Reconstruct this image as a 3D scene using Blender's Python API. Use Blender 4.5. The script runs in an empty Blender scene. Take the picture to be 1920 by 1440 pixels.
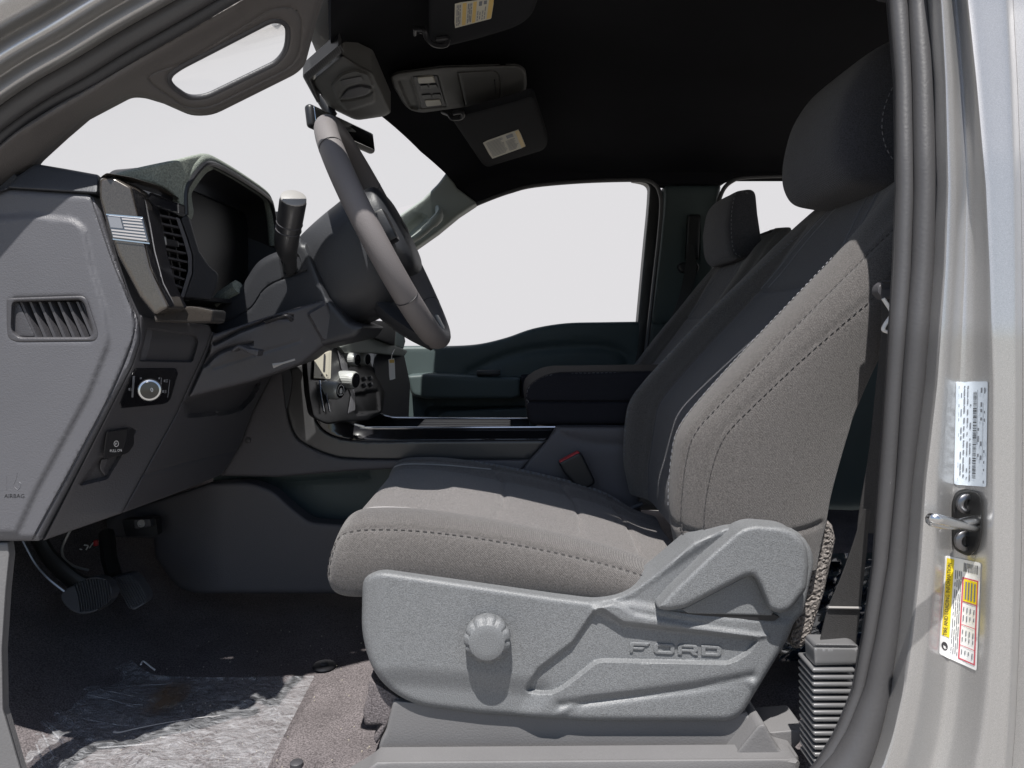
import bpy, bmesh, math, random
import numpy as np
from mathutils import Vector, Matrix
from mathutils.geometry import delaunay_2d_cdt
random.seed(7); rng = np.random.default_rng(7)
SC = bpy.context.scene
COL = SC.collection

# ------------------------------------------------------------------ camera, world, sun, exposure
F, HX, HY = 1400.0, 960.0, 620.0          # focal length in photo pixels; principal column; horizon row
cam = bpy.data.cameras.new('camera'); camo = bpy.data.objects.new('camera', cam); COL.objects.link(camo)
camo.location = (0, 0, 0); camo.rotation_euler = (math.radians(90), 0, 0)
cam.sensor_width = 36; cam.lens = F / 1920 * 36; cam.shift_y = -(720 - HY) / 1920
cam.clip_start = 0.02; cam.clip_end = 500
SC.camera = camo
SUN = Vector((-0.14, -1.0, 2.1)).normalized()      # towards the sun: driver's side, high, a little ahead
EL = math.asin(SUN.z); AZ = math.atan2(SUN.x, SUN.y)
world = bpy.data.worlds.new('World'); SC.world = world; world.use_nodes = True
wn = world.node_tree.nodes; wl = world.node_tree.links
sky = wn.new('ShaderNodeTexSky'); sky.sky_type = 'NISHITA'; sky.sun_disc = False
sky.sun_elevation = EL; sky.sun_rotation = AZ
wn['Background'].inputs[1].default_value = 0.075
wl.new(sky.outputs[0], wn['Background'].inputs[0])
sl = bpy.data.lights.new('sun', 'SUN'); sl.energy = 5.0; sl.angle = math.radians(0.55); sl.color = (1.0, 0.965, 0.925)
so = bpy.data.objects.new('sun', sl); COL.objects.link(so); so.location = (0, -3, 6)
so.rotation_euler = (-SUN).to_track_quat('-Z', 'Y').to_euler()
SC.view_settings.view_transform = 'Standard'; SC.view_settings.look = 'None'
SC.view_settings.exposure = 0.7; SC.view_settings.gamma = 1.0
SC.cycles.max_bounces = 7; SC.cycles.transparent_max_bounces = 12
SC.cycles.sample_clamp_indirect = 4.0

# ------------------------------------------------------------------ materials
def mat(name, col, rough=0.6, metal=0.0, spec=0.5, grain=None, bump=0.0, var=0.0, vscale=6.0, coat=0.0,
        weave=None, alpha=1.0, emit=None, sheen=0.0, spots=None, aniso=None):
    m = bpy.data.materials.new(name); m.use_nodes = True
    nt = m.node_tree; N = nt.nodes; L = nt.links
    b = N['Principled BSDF']
    b.inputs['Base Color'].default_value = (*col, 1); b.inputs['Roughness'].default_value = rough
    b.inputs['Metallic'].default_value = metal; b.inputs['Specular IOR Level'].default_value = spec
    b.inputs['Coat Weight'].default_value = coat; b.inputs['Coat Roughness'].default_value = 0.06
    b.inputs['Sheen Weight'].default_value = sheen
    if emit: b.inputs['Emission Color'].default_value = (*emit[:3], 1); b.inputs['Emission Strength'].default_value = emit[3]
    tc = N.new('ShaderNodeTexCoord')
    out = None
    def mul(a, lo, hi, src):          # colour multiplied by a ramp of src
        mr = N.new('ShaderNodeMapRange'); mr.inputs[3].default_value = lo; mr.inputs[4].default_value = hi
        mr.inputs[1].default_value = 0.3; mr.inputs[2].default_value = 0.7
        L.new(src, mr.inputs[0])
        mx = N.new('ShaderNodeMix'); mx.data_type = 'RGBA'; mx.blend_type = 'MULTIPLY'; mx.inputs[0].default_value = 1
        if a is None: mx.inputs[6].default_value = (*col, 1)
        else: L.new(a, mx.inputs[6])
        L.new(mr.outputs[0], mx.inputs[7]); return mx.outputs[2]
    c = None
    if var:
        n = N.new('ShaderNodeTexNoise'); n.inputs['Scale'].default_value = vscale; n.inputs['Detail'].default_value = 5
        L.new(tc.outputs['Object'], n.inputs['Vector']); c = mul(c, 1 - var, 1 + var, n.outputs[0])
    hgt = None
    if grain:
        g = N.new('ShaderNodeTexNoise'); g.inputs['Scale'].default_value = grain; g.inputs['Detail'].default_value = 2
        L.new(tc.outputs['Object'], g.inputs['Vector']); hgt = g.outputs[0]
        if aniso:
            mp = N.new('ShaderNodeMapping'); mp.inputs['Scale'].default_value = aniso
            L.new(tc.outputs['Object'], mp.inputs[0]); L.new(mp.outputs[0], g.inputs['Vector'])
    if weave:
        wv = N.new('ShaderNodeTexWave'); wv.inputs['Scale'].default_value = weave[0]; wv.inputs['Distortion'].default_value = 1.2
        wv.inputs['Detail Scale'].default_value = 30
        mp = N.new('ShaderNodeMapping'); mp.inputs['Rotation'].default_value = (0.3, weave[1], 0.4)
        L.new(tc.outputs['Object'], mp.inputs[0]); L.new(mp.outputs[0], wv.inputs['Vector'])
        ad = N.new('ShaderNodeMath'); ad.operation = 'ADD'
        if hgt: L.new(hgt, ad.inputs[0])
        sc = N.new('ShaderNodeMath'); sc.operation = 'MULTIPLY'; sc.inputs[1].default_value = weave[2]
        L.new(wv.outputs[1], sc.inputs[0]); L.new(sc.outputs[0], ad.inputs[1])
        c = mul(c, 1 - 0.28 * weave[2], 1 + 0.28 * weave[2], wv.outputs[1]); hgt = ad.outputs[0]
    if spots and hgt is not None:
        c = mul(c, 1 - spots, 1 + spots, g.outputs[0])
    if c is not None: L.new(c, b.inputs['Base Color'])
    if hgt is not None and bump:
        bp = N.new('ShaderNodeBump'); bp.inputs['Strength'].default_value = min(1, bump); bp.inputs['Distance'].default_value = 0.0012
        L.new(hgt, bp.inputs['Height']); L.new(bp.outputs[0], b.inputs['Normal'])
    if alpha < 1: b.inputs['Alpha'].default_value = alpha
    return m

M = {}
M['dash']      = mat('dash_plastic', (.086, .086, .095), .52, grain=700, bump=.35, var=.06, vscale=9)
M['dash_dk']   = mat('dash_dark_plastic', (.050, .049, .054), .5, grain=520, bump=.3, var=.06)
M['pad']       = mat('soft_pad', (.034, .037, .044), .55, grain=420, bump=.3, var=.08)
M['shield']    = mat('seat_shield_plastic', (.134, .139, .144), .48, grain=720, bump=.5, var=.06, vscale=5, spots=.28)
M['track']     = mat('seat_track_plastic', (.13, .128, .13), .6, grain=420, bump=.3, var=.08)
M['twill']     = mat('twill_fabric', (.086, .080, .077), .9, spec=.2, grain=620, bump=.8, weave=(230, .8, .6), sheen=.25, var=.05, spots=.4)
M['knit']      = mat('knit_fabric', (.122, .114, .111), .9, spec=.2, grain=640, bump=.9, sheen=.25, var=.05, spots=.6)
M['knit_shade']   = mat('shaded_knit_fabric', (.052, .053, .063), .9, spec=.2, grain=620, bump=.8, weave=(230, .8, .5), sheen=.2, var=.05, spots=.4)  # knit copy with shade put into its colour, for backrest centre and headrests
M['thread']    = mat('thread', (.05, .047, .047), .8)
M['thread_lt'] = mat('pale_thread', (.17, .175, .19), .7)
M['piping']    = mat('pale_piping', (.34, .33, .33), .7)
M['headliner'] = mat('headliner_fabric', (.014, .0142, .0165), .95, spec=.05, grain=500, bump=.3, var=.15, vscale=3)
M['visor']     = mat('visor_fabric', (.018, .0185, .021), .95, spec=.15, grain=700, bump=.4)
M['roofplast'] = mat('overhead_plastic', (.12, .118, .110), .6, grain=500, bump=.2, var=.05)
M['black']     = mat('black_plastic', (.014, .014, .016), .42, grain=500, bump=.12)
M['gloss']     = mat('gloss_black', (.009, .009, .011), .12, coat=.5)
M['taupe']     = mat('gloss_taupe', (.075, .066, .058), .22, metal=.35, coat=.4, grain=900, spots=.25, bump=.02)
M['chrome']    = mat('satin_chrome', (.62, .63, .64), .22, metal=1)
M['chrome_dk'] = mat('dark_chrome', (.20, .20, .21), .3, metal=1)
M['steel']     = mat('steel', (.42, .42, .43), .35, metal=1)
M['paint']     = mat('silver_paint', (.43, .425, .42), .30, metal=.62, coat=.6, grain=1500, spots=.18, bump=.05, var=.02)
M['rubber']    = mat('seal_rubber', (.055, .054, .056), .45, grain=300, bump=.2, var=.08)
M['rubber_dk'] = mat('seal_rubber_dark', (.030, .030, .033), .5, grain=300, bump=.3)
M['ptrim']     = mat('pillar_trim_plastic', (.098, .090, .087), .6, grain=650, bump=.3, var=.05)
M['ptrim_far_lit'] = mat('far_trim_plastic_sunlit', (.25, .275, .255), .6, grain=500, bump=.2, var=.05)  # pillar trim copy with green windscreen sunlight put into its colour
M['carpet']    = mat('carpet', (.115, .103, .105), .97, spec=.1, grain=420, bump=1., var=.15, vscale=14, spots=.5)
M['carpet_lt'] = mat('grey_carpet', (.17, .155, .145), .97, spec=.1, grain=330, bump=1., var=.12, spots=.55)
M['door']      = mat('door_plastic', (.052, .072, .073), .55, grain=450, bump=.25, var=.06)
M['vinyl']     = mat('armrest_vinyl', (.020, .020, .025), .8, spec=.08, grain=500, bump=.35, var=.05)
M['wheel']     = mat('wheel_leather', (.150, .138, .138), .55, grain=600, bump=.28, spec=.35, var=.06)
M['wheel_dk']  = mat('wheel_plastic', (.025, .026, .030), .5, grain=500, bump=.25, var=.05)
M['meshfab']   = mat('hood_fabric', (.20, .22, .19), .85, grain=480, bump=.7, spots=.35)
M['webbing']   = mat('belt_webbing', (.030, .029, .029), .7, grain=500, bump=.5, aniso=(1, 1, 3), spots=.3)
M['white']     = mat('white_print', (.78, .78, .77), .5)
M['clipwhite'] = mat('white_clip', (.80, .79, .77), .4)
M['sticker']   = mat('sticker_paper', (.60, .66, .72), .35, coat=.3)
M['stickerw']  = mat('sticker_white', (.78, .78, .77), .35, coat=.3)
M['yellow']    = mat('yellow_print', (.80, .62, .01), .4, coat=.2)
M['amber']     = mat('amber_print', (.66, .45, .12), .5)
M['cream']     = mat('cream_paper', (.60, .57, .47), .6)
M['ink']       = mat('ink', (.03, .03, .035), .6)
M['inkgrey']   = mat('grey_ink', (.17, .18, .20), .6)
M['red']       = mat('red_print', (.55, .07, .10), .5)
M['red2']      = mat('red_plastic', (.45, .02, .03), .45)
M['lens']      = mat('lamp_lens', (.62, .58, .48), .35)
M['iron']      = mat('black_metal', (.02, .02, .02), .38, metal=.3)
M['lever']     = mat('lever_plastic', (.026, .026, .028), .35, grain=400, bump=.1)
M['levcap']    = mat('lever_cap', (.27, .26, .25), .45, metal=.0)
M['mirror']    = mat('mirror_glass', (.75, .77, .78), .03, metal=1)
M['screen']    = mat('screen_glass', (.006, .007, .009), .35, spec=.15)
M['boot']      = mat('belt_boot', (.12, .12, .122), .28, spec=.7)
M['dirt']      = mat('dirt', (.16, .10, .055), .95)
M['straw']     = mat('debris', (.34, .31, .25), .9)
M['kick']      = mat('kick_panel_plastic', (.090, .086, .094), .6, grain=420, bump=.3, var=.07, vscale=3)
M['silverside']= mat('console_trim', (.060, .060, .062), .32, metal=.25, coat=.15, grain=700, bump=.05)
M['asphalt']   = mat('asphalt', (.215, .203, .188), .95, grain=60, bump=.8, var=.2, vscale=2)
M['knob']      = mat('ribbed_knob', (.42, .43, .42), .38, metal=.35)
M['stackblk']  = mat('stack_black', (.005, .005, .006), .3, spec=.05)
M['padrub']    = mat('pedal_rubber', (.095, .095, .102), .36)

def glass_mat(name, tint, refl):
    m = bpy.data.materials.new(name); m.use_nodes = True; nt = m.node_tree; N = nt.nodes; L = nt.links
    N.remove(N['Principled BSDF'])
    t = N.new('ShaderNodeBsdfTransparent'); t.inputs[0].default_value = (*tint, 1)
    g = N.new('ShaderNodeBsdfGlossy'); g.inputs['Roughness'].default_value = 0.01
    fr = N.new('ShaderNodeFresnel'); fr.inputs[0].default_value = refl
    mx = N.new('ShaderNodeMixShader'); L.new(fr.outputs[0], mx.inputs[0]); L.new(t.outputs[0], mx.inputs[1]); L.new(g.outputs[0], mx.inputs[2])
    L.new(mx.outputs[0], N['Material Output'].inputs[0]); return m
M['glass_ws'] = glass_mat('windscreen_glass', (.955, .97, .965), 1.03)
M['glass_dr'] = glass_mat('door_glass', (.97, .98, .975), 1.04)

def film_mat():
    m = bpy.data.materials.new('plastic_film'); m.use_nodes = True; nt = m.node_tree; N = nt.nodes; L = nt.links
    b = N['Principled BSDF']; b.inputs['Base Color'].default_value = (.50, .51, .53, 1); b.inputs['Roughness'].default_value = .32
    tc = N.new('ShaderNodeTexCoord'); mp = N.new('ShaderNodeMapping'); mp.inputs['Scale'].default_value = (16, 70, 16)
    mp.inputs['Rotation'].default_value = (0, 0, -.25)
    L.new(tc.outputs['Object'], mp.inputs[0])
    n = N.new('ShaderNodeTexNoise'); n.inputs['Scale'].default_value = 2.2; n.inputs['Detail'].default_value = 7; n.inputs['Distortion'].default_value = 1.6
    L.new(mp.outputs[0], n.inputs['Vector'])
    mr = N.new('ShaderNodeMapRange'); mr.inputs[1].default_value = .35; mr.inputs[2].default_value = .75; mr.inputs[3].default_value = .05; mr.inputs[4].default_value = .48
    L.new(n.outputs[0], mr.inputs[0]); L.new(mr.outputs[0], b.inputs['Alpha'])
    v = N.new('ShaderNodeTexVoronoi'); v.feature = 'DISTANCE_TO_EDGE'; v.inputs['Scale'].default_value = 3; L.new(mp.outputs[0], v.inputs['Vector'])
    ad = N.new('ShaderNodeMath'); ad.operation = 'ADD'; L.new(n.outputs[0], ad.inputs[0]); L.new(v.outputs[0], ad.inputs[1])
    bp = N.new('ShaderNodeBump'); bp.inputs['Strength'].default_value = .9; bp.inputs['Distance'].default_value = .0016
    L.new(ad.outputs[0], bp.inputs['Height']); L.new(bp.outputs[0], b.inputs['Normal'])
    return m
M['film'] = film_mat()
def emis(name, col, s):
    m = bpy.data.materials.new(name); m.use_nodes = True; nt = m.node_tree; N = nt.nodes
    N.remove(N['Principled BSDF']); e = N.new('ShaderNodeEmission'); e.inputs[0].default_value = (*col, 1); e.inputs[1].default_value = s
    nt.links.new(e.outputs[0], N['Material Output'].inputs[0]); return m
M['sky'] = emis('pale_sky', (1.0, .975, 1.005), .475)

# ------------------------------------------------------------------ geometry helpers
def W(px, py, Y): return Vector(((px - HX) / F * Y, Y, (HY - py) / F * Y))
def Wn(u, v, Y): return np.stack([(u - HX) / F * Y, Y + 0 * u, (HY - v) / F * Y], -1)
def yz(Z):  return lambda u, v: Z * F / (HY - v)             # depth of the horizontal plane at height Z
def yx(X):  return lambda u, v: X * F / (u - HX)             # depth of the cross plane at X
def lin(*anchors):                                           # plane through three (px,py,Y) anchors
    A = np.array([[a[0], a[1], 1] for a in anchors]); b = np.array([a[2] for a in anchors])
    k = np.linalg.solve(A, b); return lambda u, v: k[0] * u + k[1] * v + k[2]
def mY(Y):
    f = Y if callable(Y) else (lambda u, v: Y + 0 * u)
    return lambda u, v, h: Wn(u, v, f(u, v) + h)
def mZup(Z):                                                 # ceiling-like panel, h pushes it up
    f = Z if callable(Z) else (lambda u, v: Z + 0 * u)
    def g(u, v, h):
        z = f(u, v) + h; return Wn(u, v, z * F / (HY - v))
    return g
def mZdn(Z):                                                 # floor-like panel, h pushes it down
    f = Z if callable(Z) else (lambda u, v: Z + 0 * u)
    return lambda u, v, h: Wn(u, v, (f(u, v) - h) * F / (HY - v))
def mX(X):                                                   # panel in (Y,Z) metres facing the rear, h pushes it forward
    f = X if callable(X) else (lambda u, v: X + 0 * u)
    return lambda u, v, h: np.stack([f(u, v) - h, u + 0 * v, v + 0 * u], -1)

def rp(pts, r=0, n=5):
    P = [np.array(p[:2], float) for p in pts]; R = [p[2] if len(p) > 2 else r for p in pts]; out = []
    k = len(P)
    for i in range(k):
        a, b, c = P[i - 1], P[i], P[(i + 1) % k]
        if R[i] <= 0: out.append(b); continue
        la, lc = np.linalg.norm(a - b), np.linalg.norm(c - b)
        ra = min(R[i], la * .49); rc = min(R[i], lc * .49)
        p0 = b + (a - b) / max(la, 1e-9) * ra; p2 = b + (c - b) / max(lc, 1e-9) * rc
        for t in np.linspace(0, 1, n): out.append((1 - t) ** 2 * p0 + 2 * t * (1 - t) * b + t * t * p2)
    return np.array(out)
def crv(pts, n=8, closed=False):                             # Catmull-Rom through points (any dimension)
    P = np.array(pts, float); k = len(P); out = []
    segs = k if closed else k - 1
    for i in range(segs):
        if closed: p0, p1, p2, p3 = P[(i - 1) % k], P[i], P[(i + 1) % k], P[(i + 2) % k]
        else: p0, p1, p2, p3 = P[max(i - 1, 0)], P[i], P[i + 1], P[min(i + 2, k - 1)]
        for t in np.arange(n) / n:
            out.append(.5 * (2 * p1 + (p2 - p0) * t + (2 * p0 - 5 * p1 + 4 * p2 - p3) * t * t + (3 * p1 - p0 - 3 * p2 + p3) * t ** 3))
    if not closed: out.append(P[-1])
    return np.array(out)
def resamp(P, step, closed=True):
    P = np.asarray(P, float)
    Q = np.vstack([P, P[:1]]) if closed else P
    d = np.r_[0, np.cumsum(np.linalg.norm(np.diff(Q, axis=0), axis=1))]
    # keep corners: resample each stretch
    out = []
    for i in range(len(Q) - 1):
        n = max(1, int(round((d[i + 1] - d[i]) / step)))
        for j in range(n): out.append(Q[i] + (Q[i + 1] - Q[i]) * j / n)
    if not closed: out.append(Q[-1])
    out = np.array(out)
    keep = [0]
    for i in range(1, len(out)):
        if np.linalg.norm(out[i] - out[keep[-1]]) > step * .3: keep.append(i)
    return out[keep]
def inside(P, poly):
    x, y = P[:, 0], P[:, 1]; c = np.zeros(len(P), bool)
    A = poly; B = np.roll(poly, -1, 0)
    for (x0, y0), (x1, y1) in zip(A, B):
        if y0 == y1: continue
        m = ((y0 > y) != (y1 > y)) & (x < (x1 - x0) * (y - y0) / (y1 - y0) + x0); c ^= m
    return c
def dseg(P, line, closed):
    A = line if closed else line[:-1]; B = np.roll(line, -1, 0) if closed else line[1:]
    best = np.full(len(P), 1e9)
    for a, b in zip(A, B):
        d = b - a; L = d @ d
        t = np.clip(((P - a) @ d) / max(L, 1e-12), 0, 1)
        q = P - a - t[:, None] * d; best = np.minimum(best, (q * q).sum(1))
    return np.sqrt(best)
def sstep(x): x = np.clip(x, 0, 1); return x * x * (3 - 2 * x)

def relief(outline, mapf, wall=(0, .02, 0), r=0, er=None, feats=(), step=6, holes=(), noise=None):
    """A moulded panel: outline filled with a fine mesh, rounded at the edge, with raised and sunk features, and side walls."""
    O = resamp(outline, step); H = [resamp(h, step) for h in holes]
    allb = [O] + H
    def bd(P): return np.min([dseg(P, b, True) for b in allb], 0)
    def ok(P):
        m = inside(P, O)
        for h in H: m &= ~inside(P, h)
        return m
    pts = []
    lo, hi = O.min(0), O.max(0)
    gx, gy = np.meshgrid(np.arange(lo[0] + step * .5, hi[0], step), np.arange(lo[1] + step * .5, hi[1], step))
    G = np.stack([gx.ravel(), gy.ravel()], -1)
    if len(G):
        G = G[ok(G)]
        if len(G): G = G[bd(G) > max(step * .6, r * 1.15)]
        pts.append(G)
    if r > 0:
        for b in allb:
            t = np.roll(b, -1, 0) - np.roll(b, 1, 0); nn = np.stack([-t[:, 1], t[:, 0]], -1); nn /= np.linalg.norm(nn, axis=1)[:, None] + 1e-9
            for s in (1, -1):
                for off in (.1 * r, .3 * r, .62 * r, 1.05 * r):
                    Q = b + nn * off * s; m = ok(Q)
                    if m.any():
                        Q = Q[m]; Q = Q[bd(Q) > off * .93]; pts.append(Q)
    for f in feats:
        if f[0] == 'poly':
            q = resamp(f[1], step * .7); t = np.roll(q, -1, 0) - np.roll(q, 1, 0)
        else:
            q = resamp(f[1], step * .7, False); t = np.gradient(q, axis=0)
        nn = np.stack([-t[:, 1], t[:, 0]], -1); nn /= np.linalg.norm(nn, axis=1)[:, None] + 1e-9
        offs = (-.5, 0, .5) if f[0] == 'poly' else (-1.6, -.7, 0, .7, 1.6)
        for o in offs:
            Q = q + nn * f[3] * o; m = ok(Q)
            if m.any():
                Q = Q[m]; pts.append(Q[bd(Q) > step * .25])
    P = np.vstack([b for b in allb] + [p for p in pts if len(p)])
    E = []; k = 0
    for b in allb:
        n = len(b); E += [(k + i, k + (i + 1) % n) for i in range(n)]; k += n
    vs, es, fs, ov, _, _ = delaunay_2d_cdt([Vector(p) for p in P], E, [], 0, step * 1e-3)
    V = np.array([v[:] for v in vs]); Tn = np.array([f for f in fs if len(f) == 3])
    cen = V[Tn].mean(1); Tn = Tn[ok(cen)]
    d = bd(V)
    h = np.zeros(len(V))
    if r > 0:
        e = er if er is not None else r / F * .95
        k2 = np.clip(1 - d / r, 0, 1); h += e * (1 - np.sqrt(1 - k2 * k2 * .999))
    for f in feats:
        if f[0] == 'poly':
            dd = dseg(V, f[1], True); sd = np.where(inside(V, f[1]), dd, -dd); h += f[2] * sstep(sd / f[3] + .5)
        else:
            dd = dseg(V, f[1], False); h += f[2] * np.exp(-(dd / f[3]) ** 2)
    if noise is not None: h += noise(V)
    X = mapf(V[:, 0], V[:, 1], h)
    # boundary loops -> walls
    if wall is not None:
        ec = {}
        for t in Tn:
            for i in range(3):
                a, b = int(t[i]), int(t[(i + 1) % 3]); kk = (min(a, b), max(a, b)); ec.setdefault(kk, []).append((a, b))
        be = [v[0] for v in ec.values() if len(v) == 1]
        bv = sorted({a for e in be for a in e}); idx = {v: i for i, v in enumerate(bv)}
        n0 = len(X); Xa = X[bv]; Xb = Xa + np.array(wall)
        X = np.vstack([X, Xa, Xb]); nb = len(bv)
        faces = [tuple(map(int, t)) for t in Tn] + [(n0 + idx[b], n0 + idx[a], n0 + nb + idx[a], n0 + nb + idx[b]) for a, b in be]
    else: faces = [tuple(map(int, t)) for t in Tn]
    return X, faces

def join(*vf):
    V = []; Fc = []; k = 0
    for v, f in vf:
        v = np.asarray(v, float); V.append(v); Fc += [tuple(i + k for i in q) for q in f]; k += len(v)
    return np.vstack(V), Fc
def tube(path, r, n=10, closed=False, caps=True, flat=None, up=(0, 0, 1)):
    P = np.asarray([tuple(p) for p in path], float); m = len(P)
    R = np.full(m, r, float) if np.isscalar(r) else np.asarray(r, float)
    T = np.gradient(P, axis=0) if not closed else np.roll(P, -1, 0) - np.roll(P, 1, 0)
    T /= np.linalg.norm(T, axis=1)[:, None] + 1e-12
    upv = np.array(up, float); a = np.cross(T[0], upv)
    if np.linalg.norm(a) < 1e-3: a = np.cross(T[0], (1, 0, .2))
    a /= np.linalg.norm(a); V = []
    for i in range(m):
        a = a - T[i] * (a @ T[i]); a /= np.linalg.norm(a) + 1e-12; b = np.cross(T[i], a)
        for k in range(n):
            th = 2 * math.pi * k / n
            if flat: V.append(P[i] + a * math.cos(th) * R[i] * flat[0] + b * math.sin(th) * R[i] * flat[1])
            else: V.append(P[i] + (a * math.cos(th) + b * math.sin(th)) * R[i])
    Fc = []
    for i in range(m if closed else m - 1):
        j = (i + 1) % m
        for k in range(n): Fc.append((i * n + k, i * n + (k + 1) % n, j * n + (k + 1) % n, j * n + k))
    if caps and not closed:
        Fc.append(tuple(range(n))[::-1]); Fc.append(tuple(range((m - 1) * n, m * n)))
    return np.array(V), Fc
def ribbon(L, R, th=(0, .002, 0)):                            # strap between two edge curves
    L = np.asarray([tuple(p) for p in L], float); R = np.asarray([tuple(p) for p in R], float); n = len(L); t = np.array(th)
    V = np.vstack([L, R, L + t, R + t]); Fc = []
    for i in range(n - 1):
        Fc += [(i, i + 1, n + i + 1, n + i), (2 * n + i + 1, 2 * n + i, 3 * n + i, 3 * n + i + 1), (i, 2 * n + i, 2 * n + i + 1, i + 1), (n + i + 1, 3 * n + i + 1, 3 * n + i, n + i)]
    Fc += [(0, n, 3 * n, 2 * n), (n - 1, 3 * n - 1, 4 * n - 1, 2 * n - 1)]
    return V, Fc
def lathe(prof, base, axis, n=32, mod=None):                  # prof: (distance along axis, radius)
    ax = Vector(axis).normalized(); q = ax.to_track_quat('Z', 'Y').to_matrix(); V = []; Fc = []
    for i, (d, r) in enumerate(prof):
        for k in range(n):
            th = 2 * math.pi * k / n; rr = r * (mod(th, i) if mod else 1)
            V.append(Vector(base) + q @ Vector((math.cos(th) * rr, math.sin(th) * rr, d)))
    for i in range(len(prof) - 1):
        for k in range(n): Fc.append((i * n + k, i * n + (k + 1) % n, (i + 1) * n + (k + 1) % n, (i + 1) * n + k))
    Fc.append(tuple(range(n))[::-1]); Fc.append(tuple(range((len(prof) - 1) * n, len(prof) * n)))
    return np.array([v[:] for v in V]), Fc
def box(c, s, rot=None, bev=0.0, seg=2):
    bm = bmesh.new(); bmesh.ops.create_cube(bm, size=1); bmesh.ops.scale(bm, vec=s, verts=bm.verts)
    if bev: bmesh.ops.bevel(bm, geom=bm.edges[:] + bm.verts[:], offset=min(bev, min(s) * .49), segments=seg, affect='EDGES', profile=.5)
    if rot is not None: bmesh.ops.rotate(bm, matrix=rot, verts=bm.verts)
    bmesh.ops.translate(bm, vec=c, verts=bm.verts); bm.verts.index_update()
    V = np.array([v.co[:] for v in bm.verts]); Fc = [tuple(v.index for v in f.verts) for f in bm.faces]; bm.free(); return V, Fc
class Loft:
    def __init__(s, S, closed=False): s.S = np.asarray(S, float); s.closed = closed; s.N, s.Mv = s.S.shape[:2]
    @staticmethod
    def _w(t): return [.5 * (-t + 2 * t * t - t ** 3), .5 * (2 - 5 * t * t + 3 * t ** 3), .5 * (t + 4 * t * t - 3 * t ** 3), .5 * (-t * t + t ** 3)]
    def ev(s, u, v):
        u = np.asarray(u, float); v = np.asarray(v, float)
        iu = np.clip(np.floor(u).astype(int), 0, s.N - 2); fu = u - iu
        if s.closed: iv = np.floor(v).astype(int) % s.Mv; fv = v - np.floor(v)
        else: iv = np.clip(np.floor(v).astype(int), 0, s.Mv - 2); fv = v - iv
        wu, wv = s._w(fu), s._w(fv); out = 0
        for a in range(4):
            ia = np.clip(iu + a - 1, 0, s.N - 1); row = 0
            for b in range(4):
                ib = (iv + b - 1) % s.Mv if s.closed else np.clip(iv + b - 1, 0, s.Mv - 1)
                row = row + wv[b][..., None] * s.S[ia, ib]
            out = out + wu[a][..., None] * row
        return out
    def nrm(s, u, v, e=.02):
        a = s.ev(np.clip(u + e, 0, s.N - 1), v) - s.ev(np.clip(u - e, 0, s.N - 1), v)
        if s.closed: b = s.ev(u, v + e) - s.ev(u, v - e)
        else: b = s.ev(u, np.clip(v + e, 0, s.Mv - 1)) - s.ev(u, np.clip(v - e, 0, s.Mv - 1))
        n = np.cross(a, b); return n / (np.linalg.norm(n, axis=-1)[..., None] + 1e-12)
    def curve(s, uv, n=10, off=0.0, sgn=1):
        C = crv(uv, n); return s.ev(C[:, 0], C[:, 1]) + s.nrm(C[:, 0], C[:, 1]) * off * sgn
    def mesh(s, nu, nv, grooves=(), sgn=1, caps=False):
        u = np.linspace(0, s.N - 1, nu); v = np.linspace(0, s.Mv, nv, endpoint=False) if s.closed else np.linspace(0, s.Mv - 1, nv)
        U, Vv = np.meshgrid(u, v, indexing='ij'); P = s.ev(U, Vv).reshape(-1, 3)
        if len(grooves):
            Nn = s.nrm(U, Vv).reshape(-1, 3) * sgn
            for g in grooves:
                d = np.full(len(P), 1e9)
                C = g[0]; A, B = C[:-1], C[1:]
                for a, b in zip(A, B):
                    dd = b - a; t = np.clip(((P - a) @ dd) / max(dd @ dd, 1e-12), 0, 1); q = P - a - t[:, None] * dd; d = np.minimum(d, (q * q).sum(1))
                P = P - Nn * (g[2] * np.exp(-d / g[1] ** 2))[:, None]
        Fc = []; w = nv if s.closed else nv - 1
        for i in range(nu - 1):
            for k in range(w): Fc.append((i * nv + k, i * nv + (k + 1) % nv, (i + 1) * nv + (k + 1) % nv, (i + 1) * nv + k))
        if caps and s.closed: Fc.append(tuple(range(nv))[::-1]); Fc.append(tuple(range((nu - 1) * nv, nu * nv)))
        s.uvc = (u, v)
        return P, Fc
def stitches(C, ln=.006, gap=.0035, r=.0011):
    C = np.asarray(C); d = np.r_[0, np.cumsum(np.linalg.norm(np.diff(C, axis=0), axis=1))]; out = []; t = 0
    while t + ln < d[-1]:
        s = np.linspace(t, t + ln, 3); P = np.stack([np.interp(s, d, C[:, k]) for k in range(3)], -1); out.append(tube(P, r, 5)); t += ln + gap
    return join(*out)

# ------------------------------------------------------------------ scene object helpers
BASE = {}
def mk(name, vf, m, base, smooth=True, midx=None):
    V, Fc = vf; V = np.asarray(V, float) - np.array(base)
    me = bpy.data.meshes.new(name); me.from_pydata(V.tolist(), [], Fc)
    ms = m if isinstance(m, (list, tuple)) else [m]
    for q in ms: me.materials.append(q)
    if midx is not None: me.polygons.foreach_set('material_index', midx)
    bm = bmesh.new(); bm.from_mesh(me); bmesh.ops.recalc_face_normals(bm, faces=bm.faces); bm.to_mesh(me); bm.free()
    if smooth:
        me.polygons.foreach_set('use_smooth', [True] * len(me.polygons)); me.set_sharp_from_angle(angle=math.radians(42))
    o = bpy.data.objects.new(name, me); COL.objects.link(o); return o
def tag(o, label, cat, group=None, kind=None):
    if label: o['label'] = label
    if cat: o['category'] = cat
    if group: o['group'] = group
    if kind: o['kind'] = kind
    return o
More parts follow.
